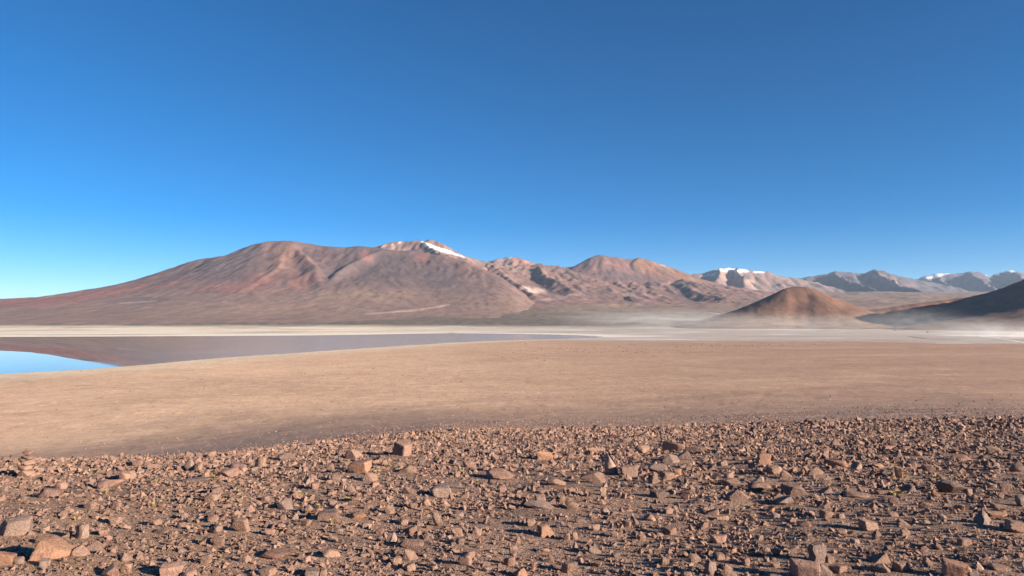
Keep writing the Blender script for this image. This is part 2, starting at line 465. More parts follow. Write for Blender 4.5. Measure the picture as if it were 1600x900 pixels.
Q = np.stack([idx[:-1, :-1], idx[:-1, 1:], idx[1:, 1:], idx[1:, :-1]], -1).reshape(-1, 4)
GV = np.stack([GX, GY, GZ], -1).reshape(-1, 3)
def vnormals(V, Q):
    n = np.cross(V[Q[:, 2]] - V[Q[:, 0]], V[Q[:, 3]] - V[Q[:, 1]])
    n /= np.linalg.norm(n, axis=1, keepdims=True) + 1e-12
    out = np.zeros_like(V)
    for k in range(4):
        for a in range(3):
            out[:, a] += np.bincount(Q[:, k], n[:, a], minlength=len(V))
    return out / (np.linalg.norm(out, axis=1, keepdims=True) + 1e-12)
GN = vnormals(GV, Q)
GN *= np.sign(GN[:, 2:3] + 1e-9)
cy_, cd_, cp_ = GY.ravel()[Q].mean(1), DR.ravel()[Q].mean(1), PX.ravel()[Q].mean(1)
cpy, csd = PY.ravel()[Q].mean(1), GSD.ravel()[Q].mean(1)
hillside = cd_ < 39.0
farq = (cy_ > 4450) & ~hillside
salt_q = ~hillside & ~farq & (cy_ > 900) & np.where(cp_ > 700, cpy < salt_edge(cp_), cy_ > 1400)
sand_q = ~hillside & ~farq & ~salt_q
for nm, msk, lab, cat in (
        ('stony_hillside', hillside, 'brown gravel slope strewn with angular rocks in the foreground', 'hillside'),
        ('sand_plain', sand_q, 'bare tan sand plain between the stony slope and the lake', 'plain'),
        ('salt_flat', salt_q, 'pale salt flat around and beyond the lake', 'salt flat'),
        ('far_plain', farq, 'brown shrubby plain rising towards the distant mountains', 'plain')):
    q = Q[msk]
    use, inv = np.unique(q, return_inverse=True)
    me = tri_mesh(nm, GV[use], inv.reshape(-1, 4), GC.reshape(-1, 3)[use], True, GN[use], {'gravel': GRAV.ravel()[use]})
    add(nm, me, M_ground, lab, cat, kind='structure')

# the lake: a flat sheet a little larger than its bed, whose rising shore cuts the outline
def lake():
    m, n, l, b = new_mat('lake_water')
    b.inputs['IOR'].default_value = 1.333
    b.inputs['Specular IOR Level'].default_value = 0.5
    geo = n.new('ShaderNodeNewGeometry')
    t = N(n, 'ShaderNodeTexNoise', in_Scale=0.004, in_Detail=4.0)
    sp = n.new('ShaderNodeSeparateXYZ'); l.new(geo.outputs['Position'], sp.inputs[0])
    l.new(geo.outputs['Position'], t.inputs['Vector'])
    # breeze: calm water in the west, fine ripples in the east
    calm = math_n(n, l, 'ADD', math_n(n, l, 'DIVIDE', sp.outputs[0], sp.outputs[1]), 1.0)
    calm = math_n(n, l, 'ADD', calm, math_n(n, l, 'MULTIPLY', math_n(n, l, 'SUBTRACT', t.outputs[0], 0.5), 0.25))
    rg = ramp(n, l, calm, [(0.36, grey(0.003)), (0.47, grey(0.04)), (0.70, grey(0.15))])
    # silt stirred up where the water is ruffled
    l.new(ramp(n, l, calm, [(0.35, (0.06, 0.062, 0.065)), (0.60, (0.42, 0.41, 0.40))]), b.inputs['Base Color'])
    l.new(rg, b.inputs['Roughness'])
    g = 46
    P = lake_poly
    x0, x1, y0, y1 = P[:, 0].min() - 60, P[:, 0].max() + 60, P[:, 1].min() - 60, P[:, 1].max() + 120
    xs, ys = np.linspace(x0, x1, 90), np.linspace(y0, y1, 90)
    XX, YY = np.meshgrid(xs, ys)
    ok = poly_sd(XX, YY, P) > -60
    ii = np.arange(XX.size).reshape(XX.shape)
    q = np.stack([ii[:-1, :-1], ii[:-1, 1:], ii[1:, 1:], ii[1:, :-1]], -1).reshape(-1, 4)
    k = ok.ravel()[q].any(1)
    q = q[k]; use, inv = np.unique(q, return_inverse=True)
    V = np.stack([XX.ravel(), YY.ravel(), np.zeros(XX.size)], -1)[use]
    add('lake', tri_mesh('lake', V, inv.reshape(-1, 4)), m, 'shallow still lake mirroring the mountain and the sky', 'lake', kind='structure')
lake()

# ------------------------------------------------------------------ mountains
def ridge_z(x, y, pts, base, L, power):
    """surface falling away from a 3-D ridge line, and the distance to it in plan"""
    best = np.full(x.shape, 1e30); z = np.full(x.shape, base)
    for a, b in zip(pts[:-1], pts[1:]):
        ex, ey = b[0] - a[0], b[1] - a[1]
        t = np.clip(((x - a[0]) * ex + (y - a[1]) * ey) / (ex * ex + ey * ey + 1e-9), 0, 1)
        d = np.sqrt((x - a[0] - t * ex) ** 2 + (y - a[1] - t * ey) ** 2)
        best = np.minimum(best, d)
        z = np.maximum(z, base + (a[2] + t * (b[2] - a[2]) - base) * np.exp(-(d / L) ** power))
    return best, z
def erode(h, cell, n, steps, rng, rate=0.25, cap=4.0, inertia=0.25):
    """rain drops that run downhill, cut gullies and drop their load; returns heights, cut and fill"""
    H, W = h.shape
    h0 = h.copy(); f = h.ravel().copy() / cell
    px = rng.random(n) * (W - 2.01); py = rng.random(n) * (H - 2.01)
    dx = np.zeros(n); dy = np.zeros(n); sed = np.zeros(n); wat = np.ones(n); vel = np.ones(n)
    for _ in range(steps):
        ix = px.astype(int); iy = py.astype(int); u = px - ix; v = py - iy
        i = iy * W + ix
        a, b, c, d = f[i], f[i + 1], f[i + W], f[i + W + 1]
        gx = (b - a) * (1 - v) + (d - c) * v; gy = (c - a) * (1 - u) + (d - b) * u
        h_old = a * (1 - u) * (1 - v) + b * u * (1 - v) + c * (1 - u) * v + d * u * v
        dx = dx * inertia - gx * (1 - inertia); dy = dy * inertia - gy * (1 - inertia)
        ln = np.hypot(dx, dy) + 1e-9; dx /= ln; dy /= ln
        nx = np.clip(px + dx, 0, W - 2.01); ny = np.clip(py + dy, 0, H - 2.01)
        jx = nx.astype(int); jy = ny.astype(int); s = nx - jx; t = ny - jy; j = jy * W + jx
        h_new = f[j] * (1 - s) * (1 - t) + f[j + 1] * s * (1 - t) + f[j + W] * (1 - s) * t + f[j + W + 1] * s * t
        dh = h_new - h_old
        capac = np.maximum(-dh, 0.01) * vel * wat * cap
        up = dh > 0
        over = sed > capac
        dep = np.where(up, np.minimum(dh, sed), np.where(over, (sed - capac) * 0.3, 0))
        er = np.where(~up & ~over, np.minimum((capac - sed) * rate, -dh), 0)
        ch = dep - er; sed = sed - ch
        w4 = [ch * (1 - u) * (1 - v), ch * u * (1 - v), ch * (1 - u) * v, ch * u * v]
        dl = np.zeros(H * W)
        for off, w in zip((0, 1, W, W + 1), w4):
            dl += np.bincount(i + off, w, minlength=H * W)
        f += np.clip(dl, -0.05, 0.05)
        vel = np.sqrt(np.maximum(vel * vel - dh * 4, 0.05)).clip(0, 3); wat *= 0.985
        px, py = nx, ny
    out = f.reshape(H, W) * cell
    return out, out - h0
def blur(a, k=1):
    for _ in range(k):
        a = np.pad(a, 1, mode='edge')
        a = (a[:-2, 1:-1] + a[2:, 1:-1] + a[1:-1, :-2] + a[1:-1, 2:] + 2 * a[1:-1, 1:-1]) / 6
    return a
MREC = {}
def mountain(name, label, ridges, box, cell, seed, paint, sky=None, base=-110.0, power=1.0, warp=(160, 1300.0), rough=(0.05, 900.0), erosion=(1.0, 40), mat=None, sky_L=900.0, cat='mountain'):
    """ridges: list of (points [(px, py, depth)], falloff length); box: x0, x1, y0, y1 in metres"""
    rng = np.random.default_rng(seed)
    xs = np.arange(box[0], box[1], cell); ys = np.arange(box[2], box[3], cell)
    X, Y = np.meshgrid(xs, ys)
    wx = X + fbm(X / warp[1], Y / warp[1], seed, 5) * warp[0] * 1.5
    wy = Y + fbm(X / warp[1] + 9.1, Y / warp[1] - 4.2, seed + 3, 5) * warp[0] * 1.5
    z = np.full(X.shape, base); s_main = None
    for k, (pts, L) in enumerate(ridges):
        P = [tuple(at(*p)) for p in pts]
        s, zk = ridge_z(wx, wy, P, base, L, power)
        if k == 0: s_main = s
        d = np.abs(z - zk); kk = 25.0
        z = np.maximum(z, zk) + np.where(d < kk, (kk - d) ** 2 / (4 * kk), 0)
    # sink to the base before the edge of the patch
    mx_, my_ = (box[1] - box[0]) * 0.10, (box[3] - box[2]) * 0.10
    win = sstep(0, mx_, X - box[0]) * sstep(0, mx_, box[1] - X) * sstep(0, my_, Y - box[2]) * sstep(0, my_, box[3] - Y)
    z = base + (z - base) * win
    hh = np.clip((z - base) / (np.max(z) - base), 0, 1)
    z = z + (z - base) * rough[0] * (ridged(X / rough[1], Y / rough[1], seed + 7, 6) - 0.45) * 2 * sstep(0.03, 0.3, hh)
    z = z + (z - base) * rough[0] * 0.6 * fbm(X / (rough[1] * 0.4), Y / (rough[1] * 0.4), seed + 9, 5)
    cut = np.zeros(z.shape)
    if erosion[0] > 0:
        for _ in range(2):
            ze, c = erode(z, cell, int(z.size * 0.35 * erosion[0]), erosion[1], rng)
            wgt = sstep(0.04, 0.40, hh); z = z + (ze - z) * wgt; cut += c * wgt
        z = 0.75 * z + 0.25 * blur(z, 1)
    if sky:
        tx = np.array([p[0] for p in sky], float); ty = np.array([p[1] for p in sky], float)
        for it in range(3):
            ppx, ppy = pix(X, Y, z)
            bi = np.round((ppx - tx[0]) / 3.0).astype(int)
            nb = int((tx[-1] - tx[0]) / 3.0) + 1
            ok = (bi >= 0) & (bi < nb)
            top = np.full(nb, 1e9)
            np.minimum.at(top, bi[ok], ppy[ok])
            want = np.interp(tx[0] + 3.0 * np.arange(nb), tx, ty)
            diff = np.where(top < 1e8, top - want, 0)         # + : too low
            k = np.hanning(9); k /= k.sum()
            diff = np.convolve(np.pad(diff, 4, mode='edge'), k, mode='valid')
            dpx = np.interp(ppx, tx[0] + 3.0 * np.arange(nb), diff)
            z = z + dpx / F * Y * np.exp(-s_main / sky_L) * 0.9
    ppx, ppy = pix(X, Y, z)
    gy_, gx_ = np.gradient(z, cell)
    steep = np.hypot(gx_, gy_)
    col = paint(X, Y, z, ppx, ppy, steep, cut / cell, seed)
    V = np.stack([X, Y, z], -1).reshape(-1, 3)
    ii = np.arange(X.size).reshape(X.shape)
    q = np.stack([ii[:-1, :-1], ii[:-1, 1:], ii[1:, 1:], ii[1:, :-1]], -1).reshape(-1, 4)
    keep = (z - ground_z(X, Y)[0]).ravel()[q].max(1) > -12.0
    if s_main is not None and mat is None: keep &= ~((s_main.ravel()[q].min(1) > 1500) & (Y.ravel()[q].min(1) > max(c_[2] for c_ in ridges[0][0]) + 400))
    q = q[keep]; use, inv = np.unique(q, return_inverse=True)
    snow = sstep(0.5, 0.75, col.min(-1))[..., None]
    if mat is None: col = col * (1 - snow) * np.array([0.635, 0.555, 0.585]) + col * snow
    me = tri_mesh(name, V[use], inv.reshape(-1, 4), col.reshape(-1, 3)[use])
    return add(name, me, mat or M_mtn, label, cat, kind='structure')

def blob(px, py, cx, cy, rx, ry, rot=0.0):
    c, s = math.cos(R(rot)), math.sin(R(rot))
    dx, dy = px - cx, py - cy
    u, v = (dx * c + dy * s) / rx, (-dx * s + dy * c) / ry
    return 1 - sstep(0.55, 1.25, np.hypot(u, v))
SNOW = (0.76, 0.77, 0.80)
def zone(c, px, py, n, list_):
    for (cx, cy, rx, ry, rot, col, amt) in list_:
        c = mixc(c, col, amt * blob(px + 9 * n, py + 4.5 * n, cx, cy, rx, ry, rot))
    return c
def flat(X, c): return np.zeros(X.shape + (3,)) + np.array(c)

def paint_massif(X, Y, z, px, py, st, cut, seed):
    n = fbm(X / 420, Y / 420, 101, 5); n2 = fbm(X / 1500, Y / 1500, 103, 4); n3 = fbm(X / 130, Y / 130, 105, 4)
    c = flat(X, (0.215, 0.150, 0.140))
    c = mixc(c, (0.175, 0.140, 0.140), sstep(0.0, 0.5, n2 + 0.4 * n) * 0.75)
    c = mixc(c, (0.30, 0.185, 0.150), sstep(0.05, 0.5, -n2 + 0.4 * n) * 0.7)
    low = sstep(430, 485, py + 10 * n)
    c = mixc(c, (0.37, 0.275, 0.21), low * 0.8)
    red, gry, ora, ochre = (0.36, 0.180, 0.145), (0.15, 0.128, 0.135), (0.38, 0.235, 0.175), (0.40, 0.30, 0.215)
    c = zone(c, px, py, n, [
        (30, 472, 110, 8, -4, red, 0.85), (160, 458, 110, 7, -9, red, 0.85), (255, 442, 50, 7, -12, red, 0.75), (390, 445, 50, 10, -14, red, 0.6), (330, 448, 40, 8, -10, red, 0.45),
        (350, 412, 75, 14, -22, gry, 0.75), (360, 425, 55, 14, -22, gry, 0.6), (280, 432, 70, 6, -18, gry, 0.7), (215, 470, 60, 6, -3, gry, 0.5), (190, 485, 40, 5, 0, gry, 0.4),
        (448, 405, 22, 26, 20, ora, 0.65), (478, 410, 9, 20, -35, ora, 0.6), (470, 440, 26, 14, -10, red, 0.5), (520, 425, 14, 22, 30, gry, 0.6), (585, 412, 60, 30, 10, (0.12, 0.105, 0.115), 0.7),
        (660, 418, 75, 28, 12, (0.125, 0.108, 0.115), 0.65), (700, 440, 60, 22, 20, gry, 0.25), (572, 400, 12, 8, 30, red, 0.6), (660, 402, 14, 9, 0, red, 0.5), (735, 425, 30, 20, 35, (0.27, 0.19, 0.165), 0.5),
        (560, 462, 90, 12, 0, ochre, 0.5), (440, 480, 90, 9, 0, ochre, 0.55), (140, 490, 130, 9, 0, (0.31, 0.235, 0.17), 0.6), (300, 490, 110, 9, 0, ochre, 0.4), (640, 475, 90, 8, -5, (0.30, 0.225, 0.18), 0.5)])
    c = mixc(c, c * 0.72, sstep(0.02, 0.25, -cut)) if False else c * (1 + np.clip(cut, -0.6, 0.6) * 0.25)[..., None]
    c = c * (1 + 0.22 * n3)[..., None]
    c = mixc(c, (0.62, 0.50, 0.40), 0.8 * stroke(px, py + 1.5 * n, [(570, 491), (610, 488), (650, 484.5), (688, 479), (700, 476)], [0.8, 1.6, 2.6, 2.4, 0.8]))
    c = mixc(c, (0.60, 0.50, 0.42), 0.5 * stroke(px, py + 2 * n, [(185, 474), (215, 472), (245, 470)], [0.8, 1.5, 0.8]))
    return np.clip(c, 0.02, 0.9)
def paint_summit(X, Y, z, px, py, st, cut, seed):
    n = fbm(X / 260, Y / 260, 111, 5); n3 = fbm(X / 90, Y / 90, 115, 4)
    c = flat(X, (0.33, 0.245, 0.21))
    c = mixc(c, (0.22, 0.175, 0.165), sstep(0.0, 0.4, n))
    c = zone(c, px, py, n, [(655, 386, 30, 7, 10, (0.24, 0.175, 0.16), 0.8), (672, 377, 10, 5, 10, (0.22, 0.18, 0.17), 0.8), (735, 405, 30, 5, 22, (0.40, 0.30, 0.25), 0.7), (770, 420, 40, 9, 25, (0.29, 0.22, 0.195), 0.6)])
    s = np.maximum(stroke(px + 2 * n3, py + 1.5 * n, [(660, 378), (675, 385), (690, 391), (708, 396)], [0.8, 2.6, 5.0, 2.2]) * sstep(-0.45, -0.05, n3 + 0.4), stroke(px, py + 1.5 * n, [(706, 395), (725, 402)], [2, 0.8]))
    s = np.maximum(s, 0.75 * stroke(px, py, [(596, 385), (612, 380), (632, 378)], [1.5, 2, 1.2]) * sstep(-0.2, 0.25, n3))
    c = c * (1 + 0.25 * n3)[..., None]
    return np.clip(mixc(c, SNOW, s), 0.02, 0.9)
def paint_pink(X, Y, z, px, py, st, cut, seed):
    n = fbm(X / 400, Y / 400, 121, 5); n3 = fbm(X / 140, Y / 140, 125, 4)
    c = flat(X, (0.30, 0.215, 0.19))
    c = zone(c, px, py, n, [(812, 410, 28, 6, 8, (0.50, 0.29, 0.20), 0.9), (792, 404, 12, 3, -5, (0.50, 0.40, 0.35), 0.9), (785, 412, 16, 5, 0, (0.33, 0.26, 0.235), 0.6)])
    s = stroke(px, py + n, [(778, 404), (792, 402), (803, 403)], [1.0, 1.6, 1.0]) * sstep(-0.15, 0.25, n3)
    return np.clip(mixc(c * (1 + 0.25 * n3)[..., None], SNOW, 0.8 * s), 0.02, 0.9)
def paint_cone(X, Y, z, px, py, st, cut, seed):
    n = fbm(X / 420, Y / 420, 131, 5); n3 = fbm(X / 130, Y / 130, 135, 4)
    c = flat(X, (0.285, 0.185, 0.165))
    c = mixc(c, (0.22, 0.165, 0.165), sstep(0.0, 0.45, n) * 0.7)
    ora, tan = (0.35, 0.20, 0.125), (0.39, 0.265, 0.175)
    c = zone(c, px, py, n, [(1020, 420, 40, 10, 24, ora, 0.85), (1060, 432, 45, 7, 20, ora, 0.8), (998, 416, 8, 14, -30, tan, 0.75), (1035, 415, 22, 4, 26, tan, 0.6), (1090, 440, 25, 4, 18, tan, 0.6),
        (940, 403, 14, 4, 0, (0.20, 0.165, 0.165), 0.7), (910, 412, 20, 4, -28, (0.21, 0.165, 0.16), 0.7), (975, 432, 50, 8, 8, (0.19, 0.155, 0.16), 0.6), (1040, 427, 22, 5, 25, (0.25, 0.18, 0.165), 0.7), (960, 415, 20, 9, 20, (0.33, 0.205, 0.17), 0.6)])
    s = 0.6 * stroke(px, py + n, [(1032, 413.5), (1039, 416)], [0.8, 0.6])
    return np.clip(mixc(c * (1 + 0.22 * n3)[..., None], SNOW, 0.8 * s), 0.02, 0.9)
def paint_foot(X, Y, z, px, py, st, cut, seed):
    n = fbm(X / 420, Y / 420, 141, 5); n3 = fbm(X / 120, Y / 120, 145, 4); n2 = fbm(X / 1300, Y / 1300, 147, 4)
    c = flat(X, (0.285, 0.195, 0.165))
    c = mixc(c, (0.20, 0.160, 0.150), sstep(0.0, 0.45, n2 + 0.5 * n) * 0.7)
    c = mixc(c, (0.36, 0.25, 0.20), sstep(0.05, 0.5, -n2 + 0.5 * n) * 0.6)
    c = mixc(c, (0.085, 0.082, 0.09), sstep(0.22, 0.42, n + 0.3 * n3) * 0.75)          # dark lava outcrops
    c = zone(c, px, py, n * 0.5, [(1067, 443, 12, 5, 5, (0.07, 0.075, 0.09), 0.95), (800, 443, 20, 4, 30, (0.10, 0.10, 0.11), 0.8), (842, 438, 14, 5, 10, (0.10, 0.10, 0.11), 0.75), (945, 455, 14, 4, -10, (0.10, 0.10, 0.11), 0.7), (985, 457, 12, 4, 0, (0.11, 0.105, 0.115), 0.7),
        (832, 453, 24, 5, 10, (0.74, 0.62, 0.52), 0.9), (870, 465, 40, 3, -8, (0.50, 0.38, 0.31), 0.6), (1010, 462, 40, 4, 4, (0.46, 0.34, 0.28), 0.5), (790, 432, 12, 3, 25, (0.46, 0.38, 0.33), 0.7)])
    c = c * (1 + 0.28 * n3)[..., None]
    return np.clip(c, 0.02, 0.9)
def paint_snowy(X, Y, z, px, py, st, cut, seed):
    n = fbm(X / 500, Y / 500, 151, 5); n3 = fbm(X / 170, Y / 170, 155, 4)
    c = flat(X, (0.33, 0.255, 0.225))
    c = mixc(c, (0.21, 0.175, 0.175), sstep(0.0, 0.4, n) * 0.8)
    c = zone(c, px, py, n, [(1150, 434, 36, 8, 8, (0.50, 0.38, 0.30), 0.7), (1165, 432, 10, 5, 0, (0.15, 0.14, 0.155), 0.8), (1115, 425, 9, 3, -20, (0.12, 0.12, 0.13), 0.7), (1195, 440, 20, 5, 10, (0.42, 0.31, 0.25), 0.6)])
    s = np.maximum(blob(px + 5 * n, py + 3 * n3, 1142, 422, 33, 3.6, 3), np.maximum(blob(px + 3 * n, py + 2 * n3, 1186, 425, 9, 2.2, 0), blob(px + 4 * n, py + 2 * n3, 1110, 429, 14, 2.5, -10) * 0.7))
    return np.clip(mixc(c * (1 + 0.22 * n3)[..., None], SNOW, sstep(0.25, 0.7, s) * sstep(-0.32, 0.02, n3 + 0.5 * n + 0.3 * s - 0.12)), 0.02, 0.9)
def paint_range(X, Y, z, px, py, st, cut, seed):
    n = fbm(X / 700, Y / 700, 161, 5); n3 = fbm(X / 220, Y / 220, 165, 4)
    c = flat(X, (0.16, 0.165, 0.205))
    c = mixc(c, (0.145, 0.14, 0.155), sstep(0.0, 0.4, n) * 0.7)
    c = zone(c, px, py, n, [(1390, 438, 28, 6, 20, (0.46, 0.36, 0.29), 0.75), (1373, 435, 14, 4, 15, (0.5, 0.42, 0.36), 0.6), (1390, 456, 70, 5, 3, (0.12, 0.12, 0.135), 0.6), (1300, 445, 40, 8, 10, (0.17, 0.155, 0.165), 0.6), (1420, 447, 20, 5, 0, (0.3, 0.25, 0.22), 0.5)])
    return np.clip(c * (1 + 0.25 * n3)[..., None], 0.02, 0.9)
def paint_range2(X, Y, z, px, py, st, cut, seed):
    n = fbm(X / 700, Y / 700, 171, 5); n3 = fbm(X / 220, Y / 220, 175, 4)
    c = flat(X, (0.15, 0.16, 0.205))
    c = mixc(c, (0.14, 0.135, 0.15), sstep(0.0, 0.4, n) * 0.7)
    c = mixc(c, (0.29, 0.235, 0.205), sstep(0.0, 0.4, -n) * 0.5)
    s = np.maximum(blob(px + 4 * n, py + 2.5 * n3, 1464, 430, 28, 3.2, -12), np.maximum(blob(px + 3 * n, py + 2 * n3, 1577, 424.5, 12, 2.4, 0), blob(px + 3 * n, py + 2 * n3, 1550, 428.5, 14, 2.0, 0)))
    return np.clip(mixc(c * (1 + 0.25 * n3)[..., None], SNOW, sstep(0.3, 0.7, s) * sstep(-0.32, 0.02, n3 + 0.5 * n + 0.3 * s - 0.12)), 0.02, 0.9)

D = 10000
sky_m = [(-420, 480), (-200, 474), (0, 467), (60, 464), (120, 455), (160, 449), (200, 440), (230, 431), (260, 421), (290, 410.5), (310, 405), (335, 402), (352, 399), (375, 389), (400, 381), (420, 377), (452, 376), (480, 380), (510, 385), (540, 386.5), (560, 384.5), (590, 387)]
mountain('massif', 'broad reddish brown mountain massif behind the lake', [
    ([(x, y, D - 200 + 0.4 * abs(x - 450)) for x, y in sky_m] + [(620, 389.5, 10000), (655, 391, 10000), (690, 397, 9900), (720, 406, 9700), (745, 419, 9400), (775, 437, 9000), (810, 462, 8500)], 2250.0),
    ([(452, 378, 9900), (444, 394, 9400), (432, 413, 8900), (405, 437, 8200), (360, 465, 7300)], 1000.0),
    ([(452, 378, 9900), (478, 400, 9200), (490, 418, 8700), (500, 446, 8000)], 1600.0),
    ([(592, 389, 9800), (570, 398, 9300), (545, 412, 8900), (515, 438, 8300), (480, 457, 7700)], 1000.0),
    ([(352, 400, 9950), (330, 418, 9400), (290, 444, 8700), (240, 470, 7900)], 1100.0),
    ([(300, 408, 10000), (262, 432, 9400), (215, 457, 8700), (160, 480, 7600)], 1000.0),
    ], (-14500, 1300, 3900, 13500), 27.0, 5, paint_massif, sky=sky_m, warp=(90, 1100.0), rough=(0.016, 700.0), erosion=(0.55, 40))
sky_s = [(575, 389), (590, 384.5), (605, 379.5), (625, 376.5), (640, 377.3), (655, 375.2), (663, 377), (672, 373.6), (690, 379.5), (704, 387), (712, 393), (730, 401), (745, 405.5), (762, 409), (800, 418), (840, 430)]
mountain('snow_streaked_summit', 'pale craggy summit with a white snow streak behind the massif', [([(x, y, 11800) for x, y in sky_s], 2300.0), ([(664, 378, 11750), (690, 396, 11000), (720, 412, 10500)], 900.0)],
    (-4200, 2200, 8600, 15500), 24.0, 15, paint_summit, sky=sky_s, warp=(60, 600.0), rough=(0.035, 420.0), erosion=(0.8, 30), sky_L=600.0)
sky_p = [(730, 420), (762, 409), (780, 404), (800, 401.3), (815, 404), (835, 411), (860, 416), (900, 424)]
mountain('pink_summit', 'small pinkish rounded summit left of the cone mountain', [([(x, y, 17000) for x, y in sky_p], 2600.0)],
    (-3500, 4000, 13000, 20500), 45.0, 25, paint_pink, sky=sky_p, warp=(60, 800.0), rough=(0.04, 600.0), erosion=(0.8, 26), sky_L=700.0)
sky_c = [(830, 424), (860, 420), (880, 418.5), (897, 416), (915, 405.5), (930, 399.3), (940, 398), (950, 400.5), (965, 402), (976, 404.5), (989, 405), (996, 402.3), (1010, 405), (1030, 411.5), (1050, 418), (1075, 427.5), (1100, 437), (1140, 447), (1200, 458)]
mountain('cone_mountain', 'reddish cone shaped mountain with an orange right flank', [([(x, y, 14200) for x, y in sky_c], 2500.0)],
    (-1500, 7500, 9500, 18500), 34.0, 35, paint_cone, sky=sky_c, warp=(60, 800.0), rough=(0.008, 500.0), erosion=(0.22, 36), sky_L=800.0)
mountain('lava_foothills', 'rugged reddish foothills with dark lava outcrops below the cone mountain', [
    ([(735, 425, 11200), (765, 411, 11800), (800, 417, 12000), (835, 413, 12200), (870, 416, 12200), (900, 426, 12000), (940, 440, 11800), (990, 442, 11600), (1040, 440, 11800), (1067, 437, 11900), (1090, 442, 11900), (1140, 448, 12300), (1200, 456, 13000), (1260, 460, 14000)], 2600.0),
    ([(765, 412, 11700), (790, 430, 10800), (820, 450, 9900), (840, 462, 9300)], 1300.0), ([(835, 415, 12100), (860, 435, 10900), (900, 455, 9900)], 1300.0), ([(940, 441, 11700), (960, 455, 10700), (1000, 466, 9700)], 1400.0), ([(1060, 440, 11800), (1090, 456, 10600), (1130, 465, 9700)], 1400.0)],
    (-1800, 7200, 7500, 15500), 30.0, 45, paint_foot, warp=(60, 500.0), rough=(0.04, 260.0), erosion=(0.5, 30), base=-60.0)
sky_n = [(1040, 440), (1078, 429), (1100, 426.5), (1112, 422.5), (1125, 419.3), (1150, 418.2), (1170, 422), (1182, 424), (1200, 424.3), (1216, 431), (1245, 435), (1280, 442)]
mountain('snow_capped_mountain', 'pale mountain capped with snow in the middle distance', [([(x, y, 19500) for x, y in sky_n], 2700.0), ([(1150, 419, 19300), (1165, 438, 17800)], 1200.0), ([(1125, 420, 19300), (1120, 438, 17900)], 1200.0)],
    (2800, 10500, 14500, 24500), 50.0, 55, paint_snowy, sky=sky_n, warp=(80, 900.0), rough=(0.035, 700.0), erosion=(1.0, 30), sky_L=900.0)
sky_r = [(1190, 446), (1240, 437), (1260, 433), (1290, 428), (1302, 424), (1320, 425), (1350, 427.5), (1363, 421), (1380, 423), (1400, 430), (1430, 437), (1450, 440), (1490, 448)]
mountain('blue_grey_range', 'blue grey mountain range with a tan slide right of the cone', [([(x, y, 21500) for x, y in sky_r], 2700.0), ([(1302, 425, 21300), (1330, 440, 19500), (1370, 452, 17800)], 1300.0), ([(1363, 422, 21300), (1400, 440, 19500), (1440, 454, 17800)], 1300.0), ([(1260, 434, 21300), (1270, 450, 19000)], 1300.0)],
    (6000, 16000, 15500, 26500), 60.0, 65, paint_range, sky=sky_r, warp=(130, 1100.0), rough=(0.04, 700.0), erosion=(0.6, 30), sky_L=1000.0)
sky_q = [(1390, 446), (1430, 437), (1445, 431.5), (1465, 427.5), (1485, 427), (1500, 428), (1512, 424.3), (1530, 425.5), (1545, 431), (1556, 428), (1570, 424), (1580, 422), (1600, 427), (1640, 431), (1700, 426), (1780, 436), (1900, 446)]
mountain('snow_flecked_range', 'farthest mountain range with two white snow fields at the right', [([(x, y, 26000) for x, y in sky_q], 3300.0), ([(1512, 425, 25800), (1540, 442, 23500), (1560, 452, 21500)], 1600.0), ([(1580, 423, 25800), (1605, 440, 23500)], 1600.0), ([(1465, 428, 25800), (1480, 446, 22800)], 800.0)],
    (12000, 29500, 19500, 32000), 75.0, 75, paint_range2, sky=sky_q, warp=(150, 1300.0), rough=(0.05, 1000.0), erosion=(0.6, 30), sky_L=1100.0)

# ------------------------------------------------------------------ the two near hills across the salt flat
def paint_dome(X, Y, z, px, py, st, cut, seed):
    n = fbm(X / 60, Y / 60, 181, 5); n3 = fbm(X / 14, Y / 14, 185, 4); n2 = fbm(X / 240, Y / 240, 187, 4)
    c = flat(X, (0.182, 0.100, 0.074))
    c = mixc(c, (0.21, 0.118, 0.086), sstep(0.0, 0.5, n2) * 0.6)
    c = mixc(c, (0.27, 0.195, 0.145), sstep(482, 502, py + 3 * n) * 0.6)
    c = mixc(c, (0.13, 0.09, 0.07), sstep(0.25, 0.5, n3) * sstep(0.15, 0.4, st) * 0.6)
    return np.clip(c * (1 + 0.2 * n3 + 0.15 * n)[..., None], 0.02, 0.9)
sky_d = [(1050, 497), (1110, 489), (1150, 480), (1180, 470), (1200, 462), (1215, 455), (1228, 450), (1240, 447.8), (1255, 447.3), (1270, 451), (1285, 456.5), (1300, 463), (1320, 470), (1340, 477), (1365, 484.5), (1400, 492)]
mountain('dome_hill', 'brown dome shaped hill standing across the salt flat', [([(1244, 446.5, 4500), (1258, 447.5, 4480)], 350.0)],
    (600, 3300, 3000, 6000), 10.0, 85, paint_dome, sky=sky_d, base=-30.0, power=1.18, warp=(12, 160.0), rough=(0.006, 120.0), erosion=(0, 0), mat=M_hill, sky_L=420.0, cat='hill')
sky_h = [(1330, 489), (1355, 485), (1400, 479), (1430, 474.5), (1480, 469), (1515, 464), (1545, 457), (1570, 449), (1600, 436.5), (1640, 422), (1690, 404), (1740, 392), (1800, 386), (1860, 390), (1940, 405), (2080, 446), (2200, 470), (2350, 492)]
mountain('shadowed_hill', 'dark hill at the right edge throwing a long shadow over its own foot', [([(x, y, 4400 - 1000 * min(1, max(0, (x - 1520) / 230))) for x, y in sky_h], 520.0)],
    (1400, 7600, 1900, 6400), 19.0, 95, paint_dome, sky=sky_h, base=-40.0, power=1.15, warp=(20, 300.0), rough=(0.02, 200.0), erosion=(0.3, 26), mat=M_hill, sky_L=420.0, cat='hill')

